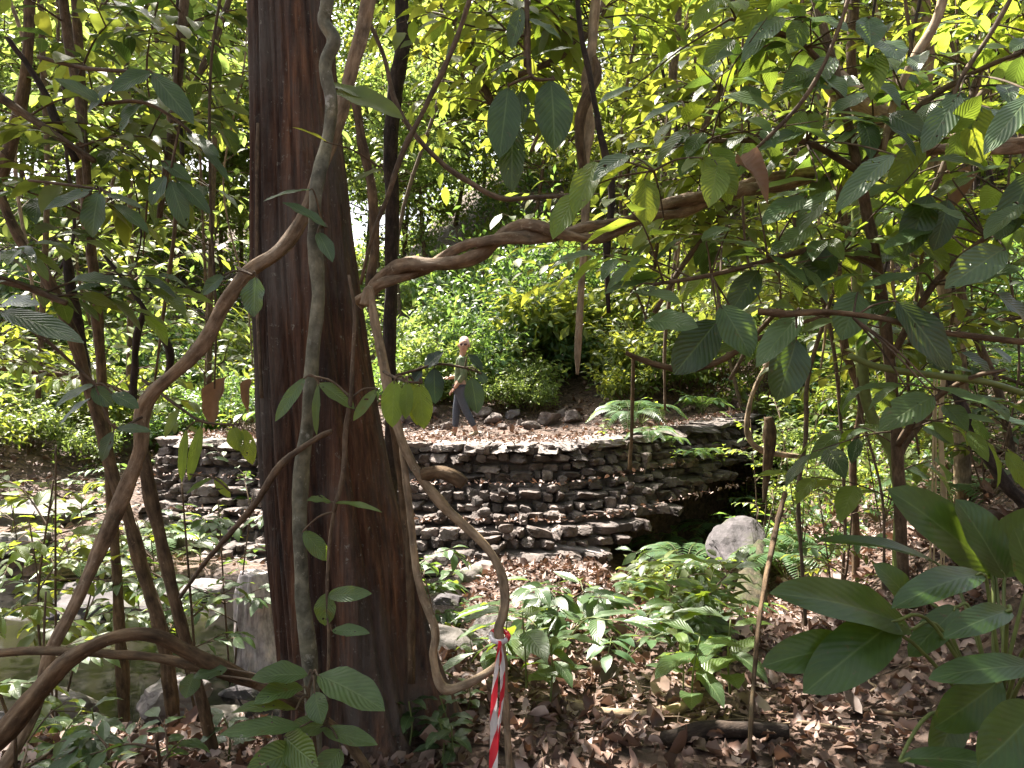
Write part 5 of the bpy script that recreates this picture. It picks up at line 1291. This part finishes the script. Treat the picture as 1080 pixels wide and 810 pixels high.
def place(o, x, y, s=1., rz=None, z=None, label=None, tilt=0):
    c = o if o.name not in used else copy_tree(o)
    used.add(o.name)
    c.location = (x, y, gz(x, y) if z is None else z); c.scale = (s, s, s * R.uniform(.85, 1.15)); c.rotation_euler = (R.normal(0, .08) + tilt, R.normal(0, .08), R.uniform(0, 6.28) if rz is None else rz)
    if label: c['label'] = label
    return c


KP = [proto('seedling', 'seedling with feathery pinnate leaves rising from the leaf litter', 'seedling', 'feathery seedlings on the forest floor', kind_pinnate(4, .5, .17, 7), 'leaf_cool'),
      proto('seedling', 'seedling with toothed grey green leaf sprays on the forest floor', 'seedling', 'grey green seedlings on the forest floor', kind_pinnate(4, .4, .21, 5), 'leaf_grey'),
      proto('seedling', 'seedling with a whorl of oval green leaves in the litter', 'seedling', 'oval leaved seedlings on the forest floor', kind_rosette(8, .22, .3, .4), 'leaf_big'),
      proto('seedling', 'seedling with a whorl of pale green leaves catching the sun', 'seedling', 'pale green seedlings on the forest floor', kind_rosette(9, .19, .38, .34), 'leaf_lime'),
      proto('ginger_shoot', 'upright shoot with long lance shaped leaves near the dam foot', 'shoot', 'lance leaved shoots near the dam', kind_lance(), 'leaf_mid'),
      proto('fern', 'small fern with arching fronds', 'fern', 'ferns on the banks', kind_fern(), 'leaf_cool'),
      proto('seedling', 'small seedling with glossy dark leaves', 'seedling', 'dark glossy seedlings', kind_rosette(8, .12, .2, .45), 'leaf_dark')]
plan = [(0, 600, 660, 1.1), (0, 660, 690, .9), (0, 620, 700, .9), (0, 735, 650, .9), 
        (1, 590, 690, .95), (1, 460, 610, 1.2), (1, 620, 650, .9), (1, 720, 690, .9), (1, 545, 670, .8), (1, 430, 640, 1.1), (1, 505, 640, .9), (1, 450, 650, .9),
        (2, 555, 725, 1.1), (2, 600, 720, 1.0), (2, 640, 730, .9), (2, 540, 700, 1.2), (2, 700, 720, .9), (2, 750, 700, 1.0), (2, 730, 740, .9), (2, 580, 740, .9), (2, 500, 690, .8), (2, 640, 690, 1.0), (2, 770, 720, .9),
        (3, 735, 705, 1.1), (3, 760, 690, 1.1), (3, 705, 650, 1.0), (3, 740, 670, 1.1), (3, 660, 650, .9), (3, 775, 700, .9), (3, 690, 640, 1.0), (3, 780, 660, .8), (3, 720, 720, .9),
        (4, 690, 625, 1.15), (4, 720, 640, 1.2), (4, 740, 660, 1.0), (4, 700, 650, 1.0), (4, 757, 665, .9), (4, 665, 620, .9), (4, 728, 610, 1.1), (4, 625, 600, .5), (4, 610, 590, .4),
        (5, 85, 600, 1.0), (5, 20, 640, 1.0),
        (6, 445, 760, 1.1), (6, 430, 785, 1.1), (6, 470, 775, 1.0), (6, 455, 740, 1.0), (6, 480, 800, .9), (6, 420, 740, 1.0), (6, 465, 805, 1.0), (6, 60, 790, 1.2), (6, 110, 800, 1.2), (6, 240, 790, 1.1), (6, 490, 745, .9)]
for k, a_, b_, s in plan:
    if k < 5 and R.random() < .36: continue
    h = ghit(a_, min(b_ + 12, 809)); place(KP[k], h[0], h[1], s * (1.2 * R.uniform(.55, 1.3) if k < 4 else .9))
for k in range(46):     # on the banks
    x = R.uniform(1.9, 6.5); y = R.uniform(6.5, 13.5)
    place(KP[int(R.choice([0, 2, 3, 3, 5, 5]))], x, y, R.uniform(.8, 1.5))
for k in range(42):
    x = R.uniform(-11, -3.4); y = R.uniform(9.4, 14.5)
    place(KP[int(R.choice([0, 1, 3, 3, 5, 2]))], x, y, R.uniform(.9, 1.7))
for k in range(8):      # growing from joints of the dam
    x = R.uniform(1.2, 3.5); place(KP[int(R.choice([5, 3]))], x, float(dam_front(x)) + R.uniform(.9, 1.4), R.uniform(.5, .9), z=.25 + R.uniform(0, .5))

# fallen twigs
for k in range(26):
    a_, b_ = R.uniform(420, 1000), R.uniform(690, 800)
    if k > 15: a_, b_ = R.uniform(820, 1070), R.uniform(430, 640)
    h = ghit(a_, b_); an = R.uniform(0, 3.14); ln = R.uniform(.2, .7)
    d = np.array([math.cos(an), math.sin(an) * .6, 0])
    q = []
    for t in (-.5, -.15, .2, .5):
        c = h + d * ln * t + R.normal(0, .02, 3); c[2] = gz(c[0], c[1]) + .03; q.append(c)
    mb = MB(); r_ = R.uniform(.004, .011); tube(mb, crom(np.array(q), 5), np.linspace(r_, r_ * .5, 16), 6, rough=.2)
    single(mb, 'fallen_twig', M[['twig', 'stem_brown', 'stem_pale'][k % 3]], 'fallen twig lying on the brown leaf litter', 'twig', 'fallen twigs on the leaf litter', at=h)
for lab, pts, m in (('long fallen branch half sunk in litter by the big leaved plant', [(830, 720, 0, 3.5), (870, 700, 0, 4), (920, 690, 0, 4)], 'stem_brown'),
                    ('grey fallen branch lying across the litter below the seedlings', [(590, 745, 0, 5), (630, 758, 0, 6), (680, 762, 0, 6), (740, 748, 0, 5)], 'stem_pale'),
                    ('dark rotten log lying at the lower litter edge', [(700, 790, 0, 9), (760, 778, 0, 10), (830, 782, 0, 9)], 'stem_dark')):
    q = [];
    for a_, b_, _, r_ in pts:
        h = ghit(a_, b_); q.append(list(h + [0, 0, .03]) + [r_ * h[1] / F])
    mb = MB(); tube(mb, crom(np.array(q), 7), sides=9, rough=.25); single(mb, 'fallen_branch', M[m], lab, 'branch', at=q[0][:3])

# ------------------------------------------------------------------ shrubs and trees behind
def kind_bush(lumps, r, n, L, W=.42, h=1.0, stems=5, flat=.8):
    wb, lb = MB(), MB()
    for k in range(lumps):
        a_ = R.uniform(0, 2 * PI); q = math.sqrt(R.uniform(0, 1))
        c = np.array([math.cos(a_) * q * r, math.sin(a_) * q * r, h * R.uniform(.35, 1.0) * (1.1 - .4 * q)])
        clump(lb, c, r * R.uniform(.3, .75), n, L, W, 2, 2, flat, shell=.08)
        a2 = R.uniform(0, 2 * PI); tip = c + np.array([math.cos(a2) * r * .8, math.sin(a2) * r * .8, r * R.uniform(.2, 1.1)])
        spray(wb, lb, c * .6, tip, 12, L * 1.2, W, r=.006, nu=2, nv=2, start=.3)
        if k < stems:
            tube(wb, crom(np.array([[0, 0, -.1], c * .5 + R.normal(0, .05, 3), c]), 4), np.linspace(.02, .006, 9), 5, cap=False)
    return wb, lb


def kind_tree(h, lumps, r, n, L, low=.3, W=.42):
    wb, lb = MB(), MB()
    tr = crom(np.array([[0, 0, -.3], [R.normal(0, .1), R.normal(0, .1), h * .35], [R.normal(0, .2), R.normal(0, .2), h * .7], [R.normal(0, .3), R.normal(0, .3), h]]), 8)
    tube(wb, tr, np.linspace(.075, .02, len(tr)), 8, rough=.15)
    for k in range(lumps):
        t = R.uniform(low, 1.02); a_ = R.uniform(0, 2 * PI); q = r * R.uniform(.3, 1) * (1.15 - .5 * abs(t - .6))
        base = tr[min(int(t * .9 * (len(tr) - 1)), len(tr) - 1)]
        c = np.array([base[0] + math.cos(a_) * q, base[1] + math.sin(a_) * q, h * t + R.normal(0, .3)])
        clump(lb, c, r * R.uniform(.28, .48), n, L, W, 2, 2, .6, shell=.15)
        tube(wb, crom(np.array([base, base * .5 + c * .5 + [0, 0, -.1], c]), 4), np.linspace(.03, .008, 9), 5, cap=False)
    return wb, lb


def protoT(name, label, cat, group, wl, lm, wm='stem_brown'):
    o = empty(name, label, cat, (0, 0, 0), group)
    part(wl[0], 'trunk' if cat == 'tree' else 'stem', M[wm], o); part(wl[1], 'crown' if cat == 'tree' else 'foliage', [M[lm]], o)
    return o


KB = [protoT('shrub', 'sunlit fine leaved shrub on the slope behind the dam', 'shrub', 'sunlit shrubs on the slope behind the dam', kind_bush(12, .9, 110, .15, h=1.3), 'leaf_sun'),
      protoT('shrub', 'cool green shrub with dense small leaves on the slope', 'shrub', 'cool green shrubs on the slope', kind_bush(14, .9, 110, .14, h=1.3), 'leaf_cool'),
      protoT('shrub', 'shrub with broader mid green leaves on the slope', 'shrub', 'broader leaved shrubs on the slope', kind_bush(10, .9, 80, .2, h=1.5), 'leaf_mid'),
      protoT('shrub', 'yellowish shrub glowing in the light on the slope', 'shrub', 'yellowish shrubs on the slope', kind_bush(10, .8, 90, .16, h=1.6), 'leaf_yellow')]
KT = [protoT('tree', 'slim forest tree with sunny yellow green crown on the hillside', 'tree', 'sunny slim trees on the hillside', kind_tree(9, 40, 2.4, 150, .24), 'leaf_sun'),
      protoT('tree', 'forest tree with a loose mid green crown on the hillside', 'tree', 'loose crowned trees on the hillside', kind_tree(11, 46, 2.7, 150, .26, .2), 'leaf_mid'),
      protoT('tree', 'young tree with yellowish leaves on the hillside', 'tree', 'yellowish young trees on the hillside', kind_tree(7.5, 38, 2.0, 150, .21, .2), 'leaf_yellow'),
      protoT('tree', 'dark green forest tree further up the hillside', 'tree', 'dark trees up the hillside', kind_tree(12, 46, 3.0, 150, .28, .25), 'leaf_cool')]
# shrubs: kind, px, depth, scale
for k, a_, Y, s in [(0, 430, 14.6, .9), (0, 460, 15.2, 1.0), (1, 500, 15.6, 1.1), (0, 535, 15.0, .9), (1, 560, 16.6, 1.2), (0, 520, 14.4, .6), (1, 480, 17.2, 1.3), (1, 540, 18.5, 1.4), (0, 430, 17.5, 1.3), (1, 600, 19, 1.4), (2, 650, 15.5, 1.0), (2, 690, 14.8, 1.0), (0, 720, 14.3, .9), (2, 670, 17, 1.2), (1, 640, 19, 1.4), (1, 580, 21, 1.5), (3, 720, 16.5, 1.2), (3, 690, 18.5, 1.4),
                   (0, 560, 14.2, .5), (2, 630, 16.6, 1.7), (2, 560, 17.0, 1.6), (2, 668, 13.9, .6), (1, 500, 20, 1.5), (0, 450, 21, 1.6), (3, 760, 15, 1.2), (0, 800, 13.5, 1.0), (1, 860, 12.0, .8), (3, 830, 14.5, 1.3), (0, 770, 17, 1.4), (2, 850, 12.4, .9), (0, 880, 11.4, .7), (0, 860, 11, .6), (0, 880, 9.6, .6), (2, 950, 9.2, .7), (1, 1040, 8.8, .8), (3, 915, 11, .9), (2, 1000, 10.6, 1.0), (1, 1075, 10.2, 1.1), (0, 850, 12.2, .8), (1, 900, 13, 1.1), (2, 960, 12.5, 1.1), (1, 1030, 12, 1.1),
                   (0, 20, 13.5, 1.0), (0, 70, 14.0, 1.0), (3, 110, 13.6, .9), (0, 150, 14.4, 1.0), (1, 190, 14.0, .9), (0, 230, 14.6, 1.0), (2, 40, 15.8, 1.2), (0, 100, 16, 1.3), (1, 170, 16.5, 1.3), (0, 220, 17, 1.3), (0, 60, 18, 1.5), (3, 140, 18.5, 1.5), (0, 200, 19, 1.5), (1, 0, 17, 1.4), (0, 255, 15.5, 1.1), (3, 250, 18, 1.4), (0, 30, 12.2, .7), (0, 90, 12.4, .6), (3, -20, 11.5, .8), (1, 245, 13.2, .6)]:
    place(KB[k], (a_ - 540) / F * Y, Y, s)
for k, a_, Y, s in [(1, 150, 31, 1.4), (0, 232, 28, 1.3), (1, 70, 35, 1.5), (0, 425, 31, 1.3), (1, 480, 36, 1.5), (3, 385, 38, 1.5), (0, -20, 30, 1.4), (1, 20, 26, 1.1), (0, 90, 27, 1.1), (2, 170, 24, 1.1), (1, 225, 36, 1.4), (0, 110, 40, 1.5), (1, 30, 38, 1.5), (1, 400, 33, 1.4), (0, -10, 19, .9), (2, 110, 22, 1.0), (0, 185, 27, 1.0), (0, -90, 21, 1.1), (1, 60, 30, 1.0), (0, 140, 34, 1.2), (2, 255, 31, 1.2), (0, 400, 24, 1.0), (2, 450, 28, 1.2), (1, 560, 27, 1.1), (3, 610, 30, 1.2), (2, 660, 24, 1.2), (1, 730, 22, 1.0), (2, 790, 25, 1.2), (1, 850, 20, 1.0), (3, 900, 24, 1.1), (2, 960, 19, 1.1), (1, 1030, 22, 1.1), (2, 1090, 18, 1.1),
                   (3, 430, 38, 1.4), (1, 510, 40, 1.4), (3, 700, 36, 1.4), (1, 860, 32, 1.4), (3, 1000, 32, 1.4), (0, 340, 28, 1.2)]:
    place(KT[k], (a_ - 540) / F * Y, Y, s)

# the mass of undergrowth and far leaves on the hill
mb = MB()
for k in range(1250):
    Y = 14.6 + 34 * R.uniform(0, 1) ** 1.3; X = R.uniform(-.85, .85) * (Y + 2)
    if 13.5 < Y < 18.5 and .3 < X / Y * 15 < 1.9 and Y < 16.2: continue
    r = R.uniform(.4, .9) * (.75 + Y * .018)
    clump(mb, (X, Y, gz(X, Y) + r * R.uniform(.2, .7)), r, 90, .12 + .0048 * Y, .44, 2, 2, R.uniform(.6, 1.4), mat=int(R.choice([0, 0, 1, 1, 2, 3])), shell=.08)
single(mb, 'hillside_undergrowth', [M['leaf_sun'], M['leaf_cool'], M['leaf_mid'], M['leaf_yellow']], kind='stuff')
# creepers over the right bank
mb = MB()
for k in range(420):
    X = R.uniform(2.6, 9.5); Y = R.uniform(7.5, 14.5)
    if X < 2.9 + .12 * (Y - 7.5): continue
    r = R.uniform(.12, .42)
    clump(mb, (X, Y, gz(X, Y) + r * .5), r, 50, .095, .45, 2, 2, .6, mat=int(R.choice([0, 1, 2])), shell=.2)
single(mb, 'bank_undergrowth', [M['leaf_sun'], M['leaf_cool'], M['leaf_mid']], kind='stuff')

# ------------------------------------------------------------------ the walking person
def skinmesh(verts, edges, name, mat, sub=2):
    me = bpy.data.meshes.new(name + '_src'); me.from_pydata([v[:3] for v in verts], edges, [])
    o = bpy.data.objects.new(name + '_src', me); COL.objects.link(o)
    o.modifiers.new('s', 'SKIN'); sb = o.modifiers.new('b', 'SUBSURF'); sb.levels = sub; sb.render_levels = sub
    for i, v in enumerate(verts):
        r = v[3] if len(v) < 5 else (v[3], v[4])
        me.skin_vertices[0].data[i].radius = r if isinstance(r, tuple) else (r, r)
        me.skin_vertices[0].data[i].use_root = (i == 0)
    dg = bpy.context.evaluated_depsgraph_get()
    m2 = bpy.data.meshes.new_from_object(o.evaluated_get(dg)); m2.name = name
    bpy.data.objects.remove(o); bpy.data.meshes.remove(me)
    m2.materials.clear(); m2.materials.append(mat)
    for p in m2.polygons: p.use_smooth = True
    return m2


M['skin'] = plain('skin', (.42, .24, .17), .5, .06)
M['shirt'] = stonemat('green_mottled_shirt', [(.02, .035, .018), (.06, .09, .04), (.11, .13, .07), (.04, .06, .035)], 14., .2, None, .85)
M['leggings'] = plain('blue_grey_leggings', (.06, .07, .095), .75, .15, 40)
M['shoe'] = plain('sandy_shoes', (.36, .28, .17), .7, .2)
M['scarf'] = plain('pale_pink_scarf', (.72, .46, .47), .75, .12)
M['glasses'] = plain('dark_glasses', (.05, .02, .03), .2, .1)
M['mouth'] = plain('lips', (.35, .12, .11), .5, .1)
px_, py_ = 486, 12.55
PX = (px_ - 540) / F * py_
pe = empty('person', 'person in green top, blue grey leggings and pale pink headscarf walking along the dam', 'person', (PX, py_, gz(PX, py_)))
# local frame: walking to -x, camera at -y
V = [(0, 0, .86, .115), (0, 0, .98, .10), (.005, 0, 1.12, .105), (.015, 0, 1.26, .10), (.025, -.005, 1.36, .055), (.04, -.015, 1.43, .055), (.05, -.025, 1.51, .088), (.055, -.02, 1.58, .085), (.055, -.015, 1.645, .055),
     (.01, -.15, 1.29, .056), (.07, -.20, 1.05, .043), (-.06, -.20, .86, .032), (-.095, -.195, .815, .030),
     (.02, .15, 1.29, .056), (.0, .21, 1.05, .043), (-.16, .12, 1.0, .032), (-.21, .09, 1.0, .030),
     (-.01, -.085, .80, .10), (.08, -.08, .47, .062), (.24, -.075, .16, .042), (.265, -.08, .09, .04), (.19, -.08, .03, .03),
     (-.01, .085, .80, .10), (-.08, .08, .47, .062), (-.10, .075, .12, .042), (-.105, .075, .06, .042), (-.21, .07, .03, .03)]
E = [(0, 1), (1, 2), (2, 3), (3, 4), (4, 5), (5, 6), (6, 7), (7, 8), (3, 9), (9, 10), (10, 11), (11, 12), (3, 13), (13, 14), (14, 15), (15, 16), (0, 17), (17, 18), (18, 19), (19, 20), (20, 21), (0, 22), (22, 23), (23, 24), (24, 25), (25, 26)]
body = skinmesh(V, E, 'body', M['skin'])
bm = bmesh.new(); bm.from_mesh(body)


def blob(c, r, mi, seg=8):
    m_ = Matrix.Translation(c) @ Matrix.Diagonal((*r, 1))
    q = bmesh.ops.create_uvsphere(bm, u_segments=seg, v_segments=6, radius=1, matrix=m_)
    for v in q['verts']:
        for f_ in v.link_faces: f_.material_index = mi; f_.smooth = True


blob((.045, -.122, 1.525), (.013, .022, .024), 0)            # nose
blob((.043, -.107, 1.475), (.027, .014, .009), 1)            # mouth
for s in (-1, 1):
    blob((.05 + s * .032, -.106, 1.552), (.014, .010, .010), 2)   # eyes
    blob((.055 + s * .09, -.02, 1.54), (.014, .02, .03), 0)       # ears
bm.to_mesh(body); bm.free()
body.materials.append(M['mouth']); body.materials.append(M['glasses'])


def hang(me, name):
    o = bpy.data.objects.new(name, me); COL.objects.link(o); o.parent = pe; return o


BO = hang(body, 'body')
for hx, hy, hz, dx, dy, dz in ((-.095, -.195, .815, -.7, .05, -.7), (-.21, .09, 1.0, -.9, -.25, -.1)):
    d = Vector((dx, dy, dz)).normalized(); s = d.cross(Vector((0, 0, 1))).normalized(); n = s.cross(d)
    c = Vector((hx, hy, hz))
    hv = [(*c, .026), (*(c + d * .05), .030)]; he = [(0, 1)]
    for k, (o_, ln) in enumerate(((-.030, .055), (-.010, .066), (.010, .062), (.028, .048))):
        i0 = len(hv)
        hv += [(*(c + d * .075 + s * o_), .0105), (*(c + d * (.075 + ln * .5) + s * o_ * 1.1 - n * .008), .0095), (*(c + d * (.075 + ln * .9) + s * o_ * 1.1 - n * .028), .0085)]
        he += [(1, i0), (i0, i0 + 1), (i0 + 1, i0 + 2)]
    i0 = len(hv); hv += [(*(c + d * .03 + s * -.042 - n * .01), .011), (*(c + d * .07 + s * -.052 - n * .025), .009)]; he += [(0, i0), (i0, i0 + 1)]
    hang(skinmesh(hv, he, 'hand', M['skin'], 1), 'hand').parent = BO
hang(skinmesh([(0, 0, .84, .128), (0, 0, .98, .115), (.005, 0, 1.12, .12), (.015, 0, 1.27, .115), (.025, -.005, 1.36, .07), (.01, -.155, 1.29, .068), (.07, -.205, 1.05, .056), (-.03, -.203, .90, .045), (.02, .155, 1.29, .068), (.0, .215, 1.05, .056), (-.11, .15, 1.015, .045)],
              [(0, 1), (1, 2), (2, 3), (3, 4), (3, 5), (5, 6), (6, 7), (3, 8), (8, 9), (9, 10)], 'shirt', M['shirt']), 'shirt')
hang(skinmesh([(0, 0, .88, .118), (-.01, -.085, .80, .11), (.03, -.083, .64, .085), (.08, -.08, .47, .07), (.16, -.077, .32, .066), (.235, -.075, .17, .05), (-.01, .085, .80, .11), (-.045, .083, .64, .085), (-.08, .08, .47, .07), (-.085, .077, .32, .066), (-.10, .075, .14, .05)],
              [(0, 1), (1, 2), (2, 3), (3, 4), (4, 5), (0, 6), (6, 7), (7, 8), (8, 9), (9, 10)], 'leggings', M['leggings']), 'leggings')
hang(skinmesh([(.285, -.08, .115, .05), (.25, -.08, .065, .045), (.19, -.08, .035, .042), (.14, -.08, .03, .034)], [(0, 1), (1, 2), (2, 3)], 'shoe', M['shoe']), 'shoe')
hang(skinmesh([(-.08, .075, .06, .052), (-.14, .073, .045, .046), (-.20, .07, .035, .042), (-.245, .07, .03, .034)], [(0, 1), (1, 2), (2, 3)], 'shoe', M['shoe']), 'shoe')
sc_ = skinmesh([(.06, .025, 1.50, .09), (.06, .022, 1.58, .10), (.057, .0, 1.645, .085), (.055, -.03, 1.665, .06)], [(0, 1), (1, 2), (2, 3)], 'headscarf', M['scarf'])
hang(sc_, 'headscarf')
bm = bmesh.new()
for s in (-1, 1):
    bmesh.ops.create_uvsphere(bm, u_segments=10, v_segments=6, radius=1, matrix=Matrix.Translation((.05 + s * .034, -.117, 1.553)) @ Matrix.Diagonal((.029, .006, .021, 1)))
bmesh.ops.create_cube(bm, size=1, matrix=Matrix.Translation((.05, -.12, 1.558)) @ Matrix.Diagonal((.03, .006, .007, 1)))
gm = bpy.data.meshes.new('glasses'); bm.to_mesh(gm); bm.free(); gm.materials.append(M['glasses']); hang(gm, 'glasses').parent = BO

# ------------------------------------------------------------------ camera, sun, sky
cd = bpy.data.cameras.new('camera'); cam = bpy.data.objects.new('camera', cd); COL.objects.link(cam)
cam.location = (0, 0, CZ); cam.rotation_euler = (PI / 2, 0, 0)
cd.sensor_width = 36; cd.lens = 36 * F / 1080; cd.clip_start = .05; cd.clip_end = 400
SC.camera = cam
to_sun = Vector((-.34, .46, .86)).normalized()
sd = bpy.data.lights.new('sun', 'SUN'); sd.energy = 4.9; sd.angle = math.radians(.53); sd.color = (1, .92, .82)
so = bpy.data.objects.new('sun', sd); COL.objects.link(so); so.rotation_euler = to_sun.to_track_quat('Z', 'Y').to_euler(); so.location = to_sun * 60
W_ = bpy.data.worlds.new('World'); SC.world = W_; W_.use_nodes = True
nt = W_.node_tree; bg = nt.nodes['Background']; sk = nt.nodes.new('ShaderNodeTexSky'); sk.sky_type = 'NISHITA'; sk.sun_disc = False
sk.sun_elevation = math.asin(to_sun.z); sk.sun_rotation = math.atan2(to_sun.x, to_sun.y); sk.air_density = 1.0; sk.dust_density = 5; sk.ozone_density = 0.3
hs_ = nt.nodes.new('ShaderNodeHueSaturation'); hs_.inputs['Saturation'].default_value = .5; nt.links.new(sk.outputs[0], hs_.inputs['Color']); nt.links.new(hs_.outputs[0], bg.inputs[0]); bg.inputs[1].default_value = .075
SC.view_settings.view_transform = 'Standard'; SC.view_settings.look = 'None'; SC.view_settings.exposure = 2.45; SC.view_settings.gamma = 1
SC.render.engine = 'CYCLES'
cy = SC.cycles
cy.max_bounces = 8; cy.diffuse_bounces = 4; cy.glossy_bounces = 2; cy.transmission_bounces = 5; cy.transparent_max_bounces = 5
cy.use_denoising = True; cy.caustics_reflective = False; cy.caustics_refractive = False; cy.sample_clamp_indirect = 4
